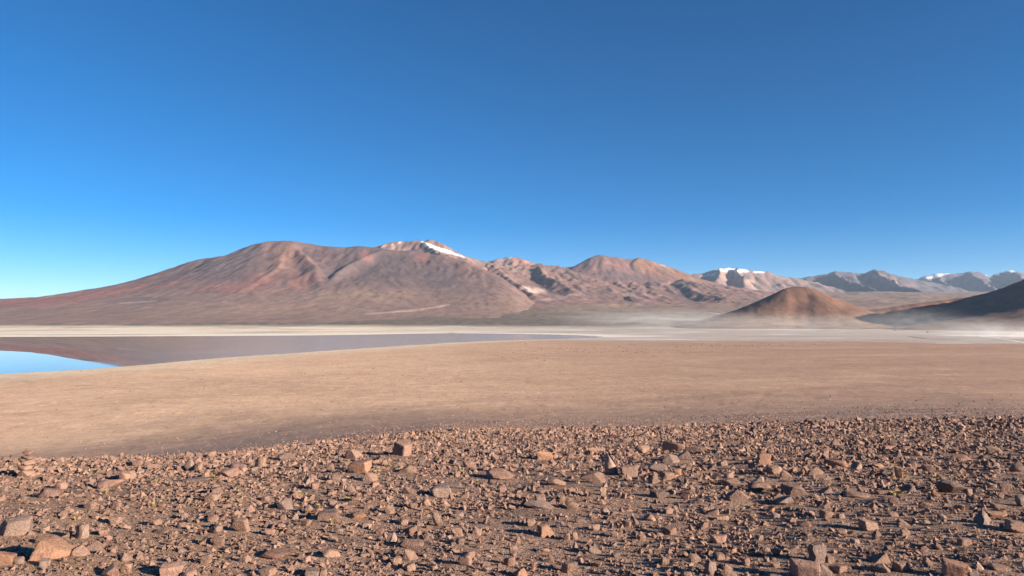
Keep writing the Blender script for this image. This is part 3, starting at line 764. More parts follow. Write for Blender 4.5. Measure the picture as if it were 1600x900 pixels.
def haze():
    m = bpy.data.materials.new('haze_air'); m.use_nodes = True
    n, l = m.node_tree.nodes, m.node_tree.links
    n.remove(n['Principled BSDF'])
    v = n.new('ShaderNodeVolumePrincipled')
    v.inputs['Color'].default_value = (0.58, 0.77, 1.0, 1)
    v.inputs['Density'].default_value = 9.2e-6
    v.inputs['Anisotropy'].default_value = 0.0
    l.new(v.outputs[0], n['Material Output'].inputs['Volume'])
    bm = bmesh.new(); bmesh.ops.create_cube(bm, size=1.0)
    for w in bm.verts:
        w.co = ((-60000 if w.co.x < 0 else 60000), (-60000 if w.co.y < 0 else 60000), (-60 if w.co.z < 0 else 2200))
    me = bpy.data.meshes.new('haze'); bm.to_mesh(me); bm.free()
    add('haze', me, m, 'thin blue air haze veiling the distant mountains', 'haze', kind='stuff')
haze()


# ------------------------------------------------------------------ rocks of the stony hillside
PAL = {'tan': (0.36, 0.225, 0.150), 'pink': (0.35, 0.205, 0.150), 'orange': (0.43, 0.220, 0.120), 'brown': (0.235, 0.150, 0.110), 'grey': (0.25, 0.190, 0.160),
       'pale': (0.40, 0.295, 0.23), 'dark': (0.12, 0.092, 0.080), 'red': (0.31, 0.145, 0.095)}
_mean = np.array([0.265, 0.180, 0.147])
PAL = {k: tuple((np.array(v) * 0.50 + _mean * 0.44) * np.array([0.90, 0.88, 0.92])) for k, v in PAL.items()}
CNAME = {'tan': 'tan', 'pink': 'pinkish brown', 'orange': 'orange', 'brown': 'brown', 'grey': 'grey', 'pale': 'pale', 'dark': 'dark', 'red': 'reddish'}
def ico(sub):
    bm = bmesh.new(); bmesh.ops.create_icosphere(bm, subdivisions=sub, radius=1.0)
    V = np.array([v.co[:] for v in bm.verts]); T = np.array([[v.index for v in f.verts] for f in bm.faces]); bm.free()
    return V, T
ICO3 = ico(4)
ICO2 = ico(3)
def noise3(V, s, seed):
    a = perlin(V[:, 0] * s + 3.1 * seed, V[:, 1] * s + V[:, 2] * s * 0.7, seed)
    b = perlin(V[:, 1] * s - 1.7 * seed, V[:, 2] * s - V[:, 0] * s * 0.6, seed + 5)
    return 0.5 * (a + b)
def rock_shape(kind, seed, ico_=None):
    """an angular, chipped rock inside the unit box (x, y in -0.5..0.5, z from -0.25 to 1)"""
    rng = np.random.default_rng(seed)
    D, T = ico_ or ICO2
    n = rng.normal(size=(13, 3)); n /= np.linalg.norm(n, axis=1, keepdims=True)
    d = rng.uniform(0.74, 1.02, 13)
    def plane(v, dist):
        nonlocal n, d
        v = np.asarray(v, float); v /= np.linalg.norm(v)
        n = np.vstack([n, v]); d = np.append(d, dist)
    j = lambda s=0.18: rng.normal(size=3) * s
    if kind in ('block', 'up'):
        for a in ((1, 0, 0), (-1, 0, 0), (0, 1, 0), (0, -1, 0), (0, 0, 1)): plane(np.array(a) + j(), rng.uniform(0.55, 0.72))
    elif kind == 'slab':
        plane((0, 0, 1) + j(0.08), 0.50); plane(np.array((0.3, -0.5, 0.8)) + j(0.2), 0.6); plane(np.array((0, -1, 0.1)) + j(0.2), 0.7)
    elif kind == 'wedge':
        s = rng.choice([-1, 1]); plane(np.array((s * 0.75, -0.15, 0.65)) + j(0.1), 0.36); plane(np.array((-s, 0, 0.2)) + j(0.1), 0.6); plane(np.array((0, -1, 0.3)) + j(0.1), 0.6)
    elif kind == 'pyr':
        for k in range(4):
            an = k * math.pi / 2 + rng.uniform(-0.4, 0.4)
            plane((math.cos(an) * 0.85, math.sin(an) * 0.85, 0.55), rng.uniform(0.42, 0.52))
    elif kind == 'low':
        plane((0, 0, 1) + j(0.2), 0.75); plane(np.array((0.4, -0.6, 0.6)) + j(0.2), 0.68)
    c = np.maximum(D @ n.T, 1e-3)
    k = 26.0
    r = np.power(np.power(c / d, k).sum(1), -1.0 / k)
    r *= 1 + 0.055 * noise3(D, 2.2, seed) + 0.035 * noise3(D, 6.0, seed + 1) + 0.018 * noise3(D, 15.0, seed + 2)
    V = D * r[:, None]
    lo, hi = V.min(0), V.max(0)
    V = (V - (lo + hi) / 2) / (hi - lo)
    V[:, 2] = (V[:, 2] + 0.5) * 1.25 - 0.25
    return V, T
def rock_mesh(V, T, dims):
    me = tri_mesh('rock', V * np.array(dims), T)
    me.set_sharp_from_angle(angle=R(32))
    me.materials.append(M_rock)
    return me

# photo position of every rock that can be picked out: centre x, base y, width, height (photo pixels), shape, colour, landmark label
ROCKS = '''23 840 46 30 block pale|largest pale grey boulder near the left edge|pale grey boulder
86 875 62 36 wedge orange|big bright orange boulder at the lower left|big orange boulder
127 870 26 16 wedge tan
128 843 19 22 up pale|small rounded pale stone standing above the big orange boulder|rounded pale stone
148 862 28 16 wedge brown
180 821 17 14 block tan
30 883 22 12 slab pale
70 886 18 12 block pale
175 767 42 19 low pink|wide pinkish rock below the cairn side at the left|wide pinkish rock
196 752 18 15 block tan
8 885 26 22 block orange|orange brown block cut by the left edge of the picture|orange edge block
79 780 36 16 slab pink
63 850 17 10 block tan
172 902 26 18 wedge pink
198 896 16 16 block tan
375 833 28 22 block tan|blocky tan boulder with a large black shadow on its left|shadowed tan boulder
338 835 22 14 block brown
320 852 18 13 wedge pink
341 854 18 14 block brown
331 817 22 13 low tan
331 785 19 14 block tan
370 735 31 11 slab pink
379 739 12 10 block pink
359 748 31 16 low pink|rounded pinkish boulder under a flat slab at mid left|rounded pinkish boulder
296 738 17 20 wedge grey|grey brown wedge rock standing on the left skyline of stones|grey wedge rock
309 738 14 15 wedge tan
305 757 45 8 slab grey|long thin grey slab lying flat at the left|long thin grey slab
319 750 14 12 block tan
268 902 33 21 block pink|pinkish block at the bottom edge left of centre|bottom pinkish block
321 882 19 12 block tan
296 904 22 12 low pink
382 880 22 14 wedge pink
216 741 15 13 pyr tan
204 749 18 14 low tan
244 822 18 10 slab tan
256 836 27 9 slab pink
447 723 27 15 low dark|dark grey rock on the skyline of stones left of centre|dark skyline rock
561 742 33 22 block orange|layered orange pink block left of the leaning slab|layered orange block
553 719 27 17 wedge tan
407 734 18 18 block tan
447 798 24 16 wedge grey
514 814 32 17 block brown|brown grey boulder with a dark gap on its right|brown grey boulder
556 813 33 12 low orange|long orange tan rock beside the brown grey boulder|long orange tan rock
435 875 47 16 slab red|large low reddish slab near the bottom left of centre|large low reddish slab
573 827 15 10 block pale
505 904 11 14 up tan
490 905 24 16 block grey
477 880 20 12 wedge pink
517 872 28 13 low tan
580 753 22 14 wedge tan
493 765 13 11 block pink
420 901 22 14 block tan
526 848 16 9 slab tan
422 838 16 11 block pink
688 779 33 19 block pale|pale cream boulder in front of a low brown slab|pale cream boulder
704 766 46 12 slab grey|low grey brown slab behind the pale cream boulder|low grey brown slab
780 752 44 18 low pink|broad low pinkish rock near the middle of the picture|broad pinkish rock
733 732 20 12 low tan
638 741 27 14 low tan
640 775 28 13 wedge brown
667 791 13 12 pyr tan
609 804 17 14 wedge tan
684 823 15 23 up brown|narrow upright brown rock below the pale cream boulder|narrow upright rock
717 812 14 11 block pale
715 839 17 13 block tan
613 850 15 18 pyr pale|split pale stone with a dark inner face at lower centre|split pale stone
647 857 35 13 slab pink
642 876 25 17 wedge tan
620 883 15 13 block tan
727 885 20 18 block pink|pinkish tan block casting a long flat shadow near the bottom|pinkish shadow block
677 893 12 9 slab tan
666 845 10 14 pyr dark
745 837 15 11 wedge brown
644 836 17 14 block tan
784 770 12 11 block pink
759 737 11 10 pyr tan
795 885 16 14 block pink
983 747 31 20 block brown|brown boulder right behind the curved pale fin|brown boulder by the fin
927 759 38 20 low brown|rounded brown rock lying in the shadow of the curved fin|brown rock in the fin shadow
851 721 28 17 low orange|rounded orange tan rock on the stone skyline at centre|orange skyline rock
869 761 31 13 low tan
842 797 47 10 slab pale|long pale slab lying flat right of centre|long pale slab
893 798 22 14 block tan
852 840 30 19 wedge orange|tilted orange tan wedge with a thin black shadow|tilted orange wedge
886 845 9 12 up tan
898 844 11 12 up tan
931 830 14 11 block tan
979 826 14 12 block pink
890 898 24 19 block tan|rounded tan block near the bottom edge at centre|bottom tan block
928 866 22 13 wedge grey
810 904 28 16 low orange
899 862 14 16 pyr tan
965 716 11 9 block pale
941 775 11 13 block tan
974 780 10 10 block tan
861 790 16 13 wedge pink
930 709 32 12 low tan
845 786 18 13 block brown
833 768 9 9 pyr tan
821 768 14 9 wedge tan
1053 709 35 20 block tan|large tan boulder with a black left face on the stone skyline|black faced tan boulder
1071 721 27 17 wedge brown
1090 710 31 10 slab tan
1045 727 33 17 pyr grey|grey tan pointed boulder in front of the black faced boulder|grey pointed boulder
1004 710 24 14 low tan
1027 739 29 14 low grey
1023 757 19 18 pyr tan|sharp tan wedge with a dark left side near the fin|sharp tan wedge
1042 752 20 14 block tan
1058 744 14 11 slab orange
1030 780 29 13 low dark|very dark rounded rock lying alone on gravel|very dark rounded rock
1072 781 11 10 block pink
1140 762 30 14 low brown
1152 786 38 20 pyr brown|brown pyramid rock with a black front and lit right edge|black fronted pyramid
1187 771 37 19 low brown|broad brown mound rock right of centre|broad brown rock
1193 728 22 19 block orange|orange tan block on the stone skyline right of centre|orange tan block
1130 728 12 9 block tan
1152 721 16 11 pyr tan
1128 816 24 10 slab tan
1048 837 21 14 block pink
1100 826 14 11 block tan
1123 852 26 16 block pink|cracked pinkish block surrounded by bare gravel|cracked pinkish block
1085 880 20 13 low tan
1066 872 19 11 wedge tan
1038 884 18 13 pyr tan
1072 904 22 11 slab tan
1111 900 18 22 up grey|split upright grey stone at the bottom right of centre|split upright stone
1140 904 28 14 wedge tan
1166 884 12 12 block tan
1113 806 20 11 wedge pink
1044 804 16 11 block pink
1016 815 18 12 wedge tan
1187 845 11 9 block tan
1176 808 12 9 block tan
1306 733 35 15 block red|reddish orange rock at upper right with a dark underside|reddish orange rock
1336 735 18 13 wedge tan
1370 733 21 9 slab tan
1275 743 24 13 pyr tan
1210 742 22 14 block tan
1227 748 19 14 wedge pink
1238 776 33 18 block brown|brown block pile rock at the right with a broad shadow|brown pile rock
1226 791 28 16 wedge grey
1291 772 17 12 wedge tan
1337 780 39 13 low tan|wide flat tan rock right of the brown pile rock|wide flat tan rock
1378 775 26 10 slab pink
1292 811 19 13 block tan
1212 811 12 9 block pale
1257 824 22 11 wedge tan
1315 811 15 9 block tan
1358 830 25 17 block tan
1315 837 16 10 block tan
1369 845 17 18 pyr brown
1278 881 24 30 up grey|tall rounded grey boulder with a long shadow at lower right|tall grey boulder
1293 880 16 13 block brown
1257 908 44 30 block pink|big pinkish boulder at the bottom edge under the tall grey boulder|bottom pinkish boulder
1289 901 24 18 wedge grey
1372 881 33 18 wedge tan|tilted tan slab leaning over a black hollow|tilted tan slab
1380 896 29 14 low tan
1311 897 24 14 block tan
1212 905 27 8 slab tan
1288 795 16 10 wedge pink
1590 739 23 20 pyr brown|brown pointed boulder at the right edge on the upper slope|right edge pointed boulder
1404 748 12 18 up orange|thin upright orange stone at upper right|thin upright stone
1485 774 40 22 low dark|large dark shaded boulder at the right|large dark boulder
1461 777 11 12 pyr orange
1514 775 11 11 block tan
1420 769 18 12 wedge dark
1548 764 17 10 block pale
1572 770 18 14 block tan
1596 792 15 18 block grey
1568 788 37 12 slab dark
1558 797 26 10 slab brown
1445 797 18 12 block tan
1534 820 24 23 pyr grey|pointed grey brown rock with a long black shadow at right|pointed grey rock
1557 810 31 12 low orange
1587 834 33 20 block tan|tan boulder with a thin shadow near the right edge|tan right edge boulder
1506 854 19 12 block tan|lone tan stone on bare gravel at lower right|lone tan stone
1450 884 16 13 wedge tan
1407 895 23 16 block tan
1494 904 38 25 block orange|orange tan boulder at the bottom edge near the right corner|orange corner boulder
1518 905 18 14 block dark
1532 892 16 14 wedge pale
1560 893 31 10 slab tan
1424 729 14 9 block tan
1502 722 27 11 low red
1555 710 27 14 low tan
1450 738 16 12 block pink
1410 822 18 11 wedge tan
1414 838 15 10 block tan
1562 877 20 10 slab tan'''
rocks = []
for ln in ROCKS.split('\n'):
    f = ln.split('|'); a = f[0].split()
    rocks.append(dict(px=float(a[0]), py=float(a[1]), w=float(a[2]), h=float(a[3]), kind=a[4], col=a[5], label=f[1] if len(f) > 1 else None, short=f[2] if len(f) > 2 else None))
# two rocks with outlines of their own
rocks.append(dict(px=630, py=714, w=30, h=25, kind='lean', col='pink', label='leaning pinkish slab with a black left face on the stone skyline', short='leaning slab'))
rocks.append(dict(px=957, py=744, w=22, h=28, kind='fin', col='pale', label='curved pale fin of rock with a pointed tip right of centre', short='curved pale fin'))
rnd = random.Random(7)
n_hand = len(rocks)
tries = 0
while len(rocks) < 285 and tries < 60000:
    tries += 1
    px = rnd.uniform(-5, 1605); py = 690 + 212 * rnd.random() ** 0.8
    top = np.interp(px, [0, 400, 700, 1000, 1600], [735, 722, 705, 695, 690])
    if py < top: continue
    w = rnd.uniform(12, 17)
    if any(abs(q['px'] - px) < 0.62 * (q['w'] + w) and abs(q['py'] - py) < 0.5 * (q['h'] + 9) for q in rocks): continue
    kind = rnd.choice(['block', 'block', 'wedge', 'slab', 'low', 'pyr'])
    rocks.append(dict(px=px, py=py, w=w, h=w * {'slab': 0.5, 'low': 0.6, 'pyr': 0.85}.get(kind, 0.72) * rnd.uniform(0.85, 1.1), kind=kind,
                      col=rnd.choices(['tan', 'pink', 'orange', 'brown', 'grey', 'pale'], [5, 5, 1, 4, 2, 0.6])[0], label=None, short=None))
hx, hy, hz = hit(np.array([q['px'] for q in rocks]), np.array([min(q['py'] - 0.12 * q['w'], 899 + 8) for q in rocks]))
# labels: every rock without one is described by its look and by the nearest named rock
lands = [q for q in rocks if q['short']]
NOUN = {'block': 'blocky stone', 'up': 'upright stone', 'slab': 'flat stone', 'wedge': 'wedge shaped stone', 'pyr': 'pointed stone', 'low': 'rounded stone'}
ORD = ['', 'second ', 'third ', 'fourth ', 'fifth ', 'sixth ', 'seventh ', 'eighth ', 'ninth ', 'tenth ', 'eleventh ', 'twelfth ']
def side(q, l):
    dx, dy = q['px'] - l['px'], (q['py'] - q.get('h', 8) / 2 - l['py'] + l['h'] / 2) * 1.6
    if abs(dx) > abs(dy): return 'right of' if dx > 0 else 'left of'
    return 'in front of' if dy > 0 else 'behind'
def name_by_neighbours(items, describe):
    tab = {}
    for q in items:
        l = min(lands, key=lambda l: math.hypot(q['px'] - l['px'], 1.6 * (q['py'] - l['py'])))
        q['_d'] = math.hypot(q['px'] - l['px'], 1.6 * (q['py'] - l['py']))
        tab.setdefault((describe(q), side(q, l), l['short']), []).append(q)
    for (desc, sd_, sh), qs in tab.items():
        for k, q in enumerate(sorted(qs, key=lambda q: q['_d'])):
            q['label'] = (desc + ', ' + ORD[k] + ('closest ' if ORD[k] else '') if ORD[k] else desc + ' ') + sd_ + ' the ' + sh
name_by_neighbours([q for q in rocks if not q['label']], lambda q: ('small ' if q['w'] < 15.5 else 'large ' if q['w'] > 26 else '') + CNAME[q['col']] + ' ' + NOUN[q['kind']])
rock_xyr = []
for i, q in enumerate(rocks):
    x, y, z = hx[i], hy[i], hz[i]
    m = y / F
    w = q['w'] * m * 1.0; hh_ = max((q['h'] - 0.14 * q['w']) * m * 1.2, 0.55 * q['h'] * m)
    dep = w * rnd.uniform(0.62, 0.95)
    if q['kind'] == 'lean':
        # thick leaning parallelogram: broad lit face to the right, dark face to the left
        V, T = rock_shape('block', 901, ICO3)
        V[:, 0] = V[:, 0] * 0.86 + (V[:, 2] - 0.3) * 0.16
        V[:, 2] *= 1 + 0.10 * V[:, 0]
        ang = -0.62
    elif q['kind'] == 'fin':
        # a thin plate, bent over its height and drawn to a tip at its left
        D, T = ICO3
        u = np.sign(D[:, 0]) * np.abs(D[:, 0]) ** 0.8; v = (D[:, 2] + 1) / 2
        half = np.interp(v, [0, 0.15, 0.55, 0.8, 1.0], [0.34, 0.50, 0.40, 0.20, 0.02])
        cx = np.interp(v, [0, 0.4, 0.8, 1.0], [0.05, 0.0, -0.26, -0.42])
        V = np.stack([cx + u * half, D[:, 1] * 0.16 + 0.22 * u * u - 0.10 * v + 0.02 * noise3(D, 5, 4), v * 1.25 - 0.25], -1)
        V[:, 0] += 0.03 * noise3(D, 4, 9)
        ang = 0.35; dep = w * 1.0; hh_ = q['h'] * m * 1.3; w *= 1.15
    else:
        big = q['w'] > 24
        V, T = rock_shape(q['kind'], 1000 + i, ICO3 if big else ICO2)
        ang = rnd.uniform(-0.5, 0.5)
    me = rock_mesh(V, T, (w, dep, hh_))
    o = add('rock', me, M_rock, q['label'], 'rock', 'rocks scattered over the stony slope', loc=(x, y, z - 0.10 * hh_))
    o.rotation_euler = (rnd.uniform(-0.08, 0.08), rnd.uniform(-0.08, 0.08), ang)
    c = np.array(PAL[q['col']]) * rnd.uniform(0.82, 1.04)
    o.color = (*c, 1)
    rock_xyr.append((x, y, 0.5 * w))
rock_xyr = np.array(rock_xyr)

# ------------------------------------------------------------------ the cairn at the left end of the stones
cx_, cy2, cz_ = (v[0] for v in hit(np.array([41.0]), np.array([745.0])))
m = cy2 / F
zz = cz_ - 0.03
CAIRN = [(1.0, 27, 13, 0.0, 'block', 'bottom stone of the small cairn at the left'), (-3, 21, 8, 0.0, 'slab', 'second stone from the bottom of the left cairn'), (3, 17, 8.5, 0, 'block', 'third stone from the bottom of the left cairn'),
         (-1.5, 19, 6, 0, 'slab', 'flat fourth stone up in the left cairn'), (-1, 13, 7, 0, 'block', 'blocky second stone from the top of the left cairn'), (-1, 7, 4, 0, 'low', 'tiny topmost stone of the left cairn')]
for k, (dx, w, h, _, kind, lab) in enumerate(CAIRN):
    V, T = rock_shape(kind, 3000 + k, ICO2)
    V[:, 2] = (V[:, 2] + 0.25) / 1.25
    V[:, 2] = V[:, 2] * (1 + 0.10) - 0.05
    me = rock_mesh(V, T, (w * m, w * m * 0.8, h * m))
    o = add('cairn_stone', me, M_rock, lab, 'stone', 'stones stacked in the cairn', loc=(cx_ + dx * m, cy2 + 0.01 * k, zz))
    o.rotation_euler = (0, 0, rnd.uniform(-0.7, 0.7))
    o.color = (*(np.array(PAL[['tan', 'pink', 'tan', 'brown', 'pink', 'brown'][k]]) * 1.0), 1)
    zz += h * m * 0.97

# ------------------------------------------------------------------ the countless smaller stones
def hull(seed, npt):
    rng = np.random.default_rng(seed)
    bm = bmesh.new()
    P = rng.normal(size=(npt, 3)); P /= np.linalg.norm(P, axis=1, keepdims=True)
    P *= rng.uniform(0.75, 1.1, (npt, 1))
    for p in P: bm.verts.new(p)
    r = bmesh.ops.convex_hull(bm, input=bm.verts[:])
    junk = [v for v in bm.verts if not v.link_faces]
    for v in junk: bm.verts.remove(v)
    bmesh.ops.triangulate(bm, faces=bm.faces[:])
    bm.verts.index_update(); bmesh.ops.recalc_face_normals(bm, faces=bm.faces[:])
    V = np.array([v.co[:] for v in bm.verts]); T = np.array([[v.index for v in f.verts] for f in bm.faces]); bm.free()
    return V, T
HULLS = [hull(100 + k, 9) for k in range(40)]
PEBS = [hull(300 + k, 6) for k in range(30)]
palv = np.array([PAL[k] for k in ('tan', 'pink', 'brown', 'grey', 'orange', 'pale', 'dark')])
palp = np.array([0.30, 0.32, 0.24, 0.07, 0.03, 0.012, 0.028])
def stones(name, label, x, y, s, rng, templates, flatness=(0.35, 1.15), tint=0.93, mat=None, sink=0.12):
    z = gz(x, y)
    n = len(x)
    which = rng.integers(0, len(templates), n)
    col = palv[rng.choice(len(palv), n, p=palp / palp.sum())] * rng.uniform(0.75, 1.2, (n, 1)) * tint
    sxn = rng.uniform(0.75, 1.15, n); syn = rng.uniform(0.6, 1.0, n); szn = rng.uniform(*flatness, n)
    an = rng.uniform(0, 2 * math.pi, n); tl = rng.normal(0, 0.25, n)
    Vs, Ts, Cs, off = [], [], [], 0
    for k, (V, T) in enumerate(templates):
        i = np.nonzero(which == k)[0]
        if not len(i): continue
        P = V[None] * np.stack([sxn[i], syn[i], szn[i]], -1)[:, None, :] * (s[i] * 0.5)[:, None, None]
        ct, st = np.cos(tl[i])[:, None], np.sin(tl[i])[:, None]
        X, Z = P[..., 0] * ct - P[..., 2] * st, P[..., 0] * st + P[..., 2] * ct
        ca, sa = np.cos(an[i])[:, None], np.sin(an[i])[:, None]
        X, Y = X * ca - P[..., 1] * sa, X * sa + P[..., 1] * ca
        W = np.stack([X + x[i][:, None], Y + y[i][:, None], Z + (z[i] + s[i] * szn[i] * sink * 0.5)[:, None]], -1)
        nv = V.shape[0]
        Vs.append(W.reshape(-1, 3)); Cs.append(np.repeat(col[i], nv, 0))
        Ts.append((T[None] + (off + np.arange(len(i)) * nv)[:, None, None]).reshape(-1, 3)); off += nv * len(i)
    me = tri_mesh(name, np.concatenate(Vs), np.concatenate(Ts), np.concatenate(Cs), smooth=False)
    return add(name, me, mat or M_stone, label, 'stones', kind='stuff')
def scatter(n, y0, y1, minpx, maxpx, seed, alpha=2.0, patch=0.5):
    rng = np.random.default_rng(seed)
    Y = np.exp(rng.uniform(math.log(y0), math.log(y1), n)); X = Y * rng.uniform(-0.86, 0.86, n)
    u = rng.random(n)
    s = np.minimum(minpx * u ** (-1 / alpha), maxpx * rng.uniform(0.6, 1, n)) * Y / F
    dens = 1 - patch * sstep(-0.10, 0.22, fbm(X * 0.55, Y * 0.38, 211, 3)) * (1 - 0.8 * sstep(11, 17, Y))
    dr = hill_drop(X, Y)
    ok = (rng.random(n) < dens) & (dr < 36)
    far = 1 - sstep(9, 34, dr)
    ok &= rng.random(n) < (0.08 + 0.92 * far)
    s = s * (0.55 + 0.45 * far)
    for (rx, ry, rad) in rock_xyr:
        ok &= ~((np.abs(X - rx) < rad * 1.05) & (Y - ry < rad * 0.7) & (Y - ry > -rad * 1.3 - 0.02 * Y) & (s > rad * 0.22))
    return X[ok], Y[ok], s[ok], rng
X, Y, S, rng = scatter(33000, 3.9, 18, 5.0, 17.0, 1, alpha=1.55, patch=0.6)
stones('scattered_stones', 'countless small angular stones lying between the rocks', X, Y, S, rng, HULLS)
X, Y, S, rng = scatter(62000, 3.9, 18, 2.0, 5.5, 2, alpha=1.8, patch=0.0)
stones('pebbles', 'fine reddish brown pebbles covering the near slope', X, Y, S, rng, PEBS)
X, Y, S, rng = scatter(38000, 16, 65, 3.8, 15.0, 3, alpha=1.7)
stones('slope_stones', 'dense dark stones covering the brow of the slope', X, Y, S, rng, PEBS)
X, Y, S, rng = scatter(34000, 45, 240, 1.8, 5.5, 4, alpha=2.3)
stones('lower_slope_stones', 'small stones thinning out down the lower slope', X, Y, S, rng, PEBS)
def strays():
    rng = np.random.default_rng(29); n = 5200
    Y = np.exp(rng.uniform(math.log(60), math.log(360), n)); X = Y * rng.uniform(-0.84, 0.84, n)
    dr = hill_drop(X, Y)
    ok = (dr < 39.75) & (rng.random(n) < 0.9 - 0.6 * sstep(20, 39.7, dr))
    return X[ok], Y[ok], (rng.uniform(1.5, 4.5, n) * Y / F)[ok], rng
X, Y, S, rng = strays()
stones('stray_stones', 'stray stones scattered down the lower slope to the sand', X, Y, S, rng, PEBS)
# small stones lying singly on the near sand
rng = np.random.default_rng(19)
Y = np.exp(rng.uniform(math.log(190), math.log(900), 16000)); X = Y * rng.uniform(-0.84, 0.84, len(Y))
ok = (hill_drop(X, Y) > 38.5) & (poly_sd(X, Y, lake_poly) < -15) & (fbm(X * 0.02, Y * 0.012, 311, 4) + rng.normal(0, 0.18, len(Y)) > 0.12)
stones('plain_stones', 'tiny stones lying thinly over the sand plain', X[ok], Y[ok], (rng.uniform(0.5, 1.5, len(Y)) * Y / F)[ok], rng, PEBS, flatness=(0.4, 0.8))
# dark clods on the sand plain
rng = np.random.default_rng(9)
def clods():
    P = []
    for (cx, cy, rx, ry, n) in ((960, 548, 130, 6, 130), (1110, 540, 130, 3.5, 110), (830, 556, 60, 6, 45), (1250, 536, 120, 2, 40), (470, 592, 90, 12, 30), (560, 580, 160, 20, 40), (250, 600, 200, 22, 35), (690, 590, 60, 10, 25), (620, 620, 350, 22, 30), (1150, 580, 350, 25, 25)):
        P.append(np.stack([rng.normal(cx, rx * 0.6, n), rng.normal(cy, ry * 0.6, n)], -1))
    P = np.concatenate(P); P = P[(P[:, 1] > 537) & (P[:, 1] < 660)]
    x, y, z = hit(P[:, 0], P[:, 1], 200, 3000)
    ok = (poly_sd(x, y, lake_poly) < -25) & (hill_drop(x, y) > 39)
    s = rng.uniform(1.6, 4.6, len(x)) * (y / F)
    return x[ok], y[ok], s[ok]
x, y, s = clods()
stones('dark_clods', 'small dark clods dotted over the sand plain', x, y, s, rng, PEBS, flatness=(0.25, 0.5), tint=0.42)

# ------------------------------------------------------------------ tufts of yellow green plants between the stones
def tuft_mesh(seed):
    r_ = random.Random(seed); V, T, Cc = [], [], []
    for k in range(46):
        a = r_.uniform(0, 2 * math.pi); rad = 0.5 * math.sqrt(r_.random()); x0, y0 = 0.55 * rad * math.cos(a), 0.55 * rad * math.sin(a)
        h = r_.uniform(0.45, 1.0) * (1.1 - 0.9 * rad); lean = r_.uniform(0.15, 0.6)
        bx, by = math.cos(a + r_.uniform(-0.7, 0.7)), math.sin(a + r_.uniform(-0.7, 0.7)); w = r_.uniform(0.035, 0.07)
        i = len(V)
        V += [(x0 - by * w, y0 + bx * w, -0.1), (x0 + by * w, y0 - bx * w, -0.1), (x0 + bx * lean * 0.4 - by * w, y0 + by * lean * 0.4 + bx * w, h * 0.6), (x0 + bx * lean * 0.4 + by * w, y0 + by * lean * 0.4 - bx * w, h * 0.6), (x0 + bx * lean, y0 + by * lean, h)]
        T += [(i, i + 1, i + 3), (i, i + 3, i + 2), (i + 2, i + 3, i + 4)]
        c = r_.choice([(0.30, 0.235, 0.10), (0.34, 0.26, 0.13), (0.24, 0.20, 0.085), (0.36, 0.27, 0.16)])
        Cc += [c] * 5
    return np.array(V), np.array(T), np.array(Cc)
mt, tn, tl_, tb = new_mat('dry_grass')
tl_.new(N(tn, 'ShaderNodeVertexColor', layer_name='Col').outputs[0], tb.inputs['Base Color'])
TUFTS = [(84, 735, 14), (140, 739, 12), (56, 754, 10), (166, 771, 12), (117, 813, 9), (333, 746, 11), (244, 753, 11), (240, 792, 12), (335, 812, 13), (373, 770, 10), (345, 873, 10), (470, 774, 14), (428, 794, 13), (498, 794, 13), (487, 799, 10), (518, 817, 13), (587, 741, 14),
         (667, 772, 11), (747, 755, 11), (608, 729, 15), (724, 740, 13), (1299, 763, 14), (1396, 774, 14), (1462, 749, 15), (1407, 773, 16), (545, 782, 12)]
tufts = [dict(px=a, py=b, w=c, h=c * 0.6) for a, b, c in TUFTS]
name_by_neighbours(tufts, lambda q: ('large ' if q['w'] > 12.5 else 'small ') + 'yellow green grass tuft')
tx, ty, tz = hit(np.array([q['px'] for q in tufts], float), np.array([q['py'] for q in tufts], float))
tm = []
for k in range(5):
    V, T, Cc = tuft_mesh(50 + k); me = tri_mesh('grass_tuft', V, T, Cc, smooth=False); me.materials.append(mt); tm.append(me)
for k, q in enumerate(tufts):
    o = add('grass_tuft', tm[k % 5], mt, q['label'], 'grass tuft', 'grass tufts between the stones', loc=(tx[k], ty[k], tz[k] + 0.01))
    s = 0.85 * q['w'] * ty[k] / F
    o.scale = (s, s, s * 0.62); o.rotation_euler = (0, 0, rnd.uniform(0, 6.28))

# ------------------------------------------------------------------ wheel tracks, two vehicles and their dust on the salt flat
def track(label, pts, width, col):
    """a strip of driven ground, laid just above the flat"""
    P = np.array(pts, float)
    q = np.linspace(0, 1, 40); tt = np.linspace(0, 1, len(P))
    px, py = np.interp(q, tt, P[:, 0]), np.interp(q, tt, P[:, 1])
    a, b = slope(px, py)
    Y = (0.8 - EYE) / b; X = a * Y
    d = np.gradient(np.stack([X, Y], -1), axis=0); d /= np.linalg.norm(d, axis=1, keepdims=True)
    nx, ny = -d[:, 1], d[:, 0]
    w = width * (0.5 + 0.5 * np.sin(np.pi * q) ** 0.5)
    V = []
    for s in (-0.5, 0.5):
        xx, yy = X + nx * w * s, Y + ny * w * s
        V.append(np.stack([xx, yy, gz(xx, yy) + 0.25], -1))
    V = np.concatenate(V); n = len(q)
    i = np.arange(n - 1)
    T = np.stack([i, i + n, i + n + 1, i + 1], -1)
    me = tri_mesh('track', V, T, np.zeros((2 * n, 3)) + np.array(col))
    nrm = me.polygons[0].normal.z
    if nrm < 0: me.flip_normals()
    add('track', me, M_hill, label, 'track', kind='structure')
track('pale wheel track running below the dome hill', [(1100, 508.8), (1180, 510.5), (1260, 512.2), (1330, 513.8), (1392, 516)], 26, (0.78, 0.74, 0.69))
track('dark wheel track right of the two vehicles', [(1400, 516), (1450, 518.2), (1490, 519.8), (1540, 521.6)], 22, (0.24, 0.19, 0.165))
track('bright dust covered track at the right edge', [(1500, 522), (1540, 526), (1575, 531), (1620, 538.5)], 7, (0.82, 0.79, 0.74))
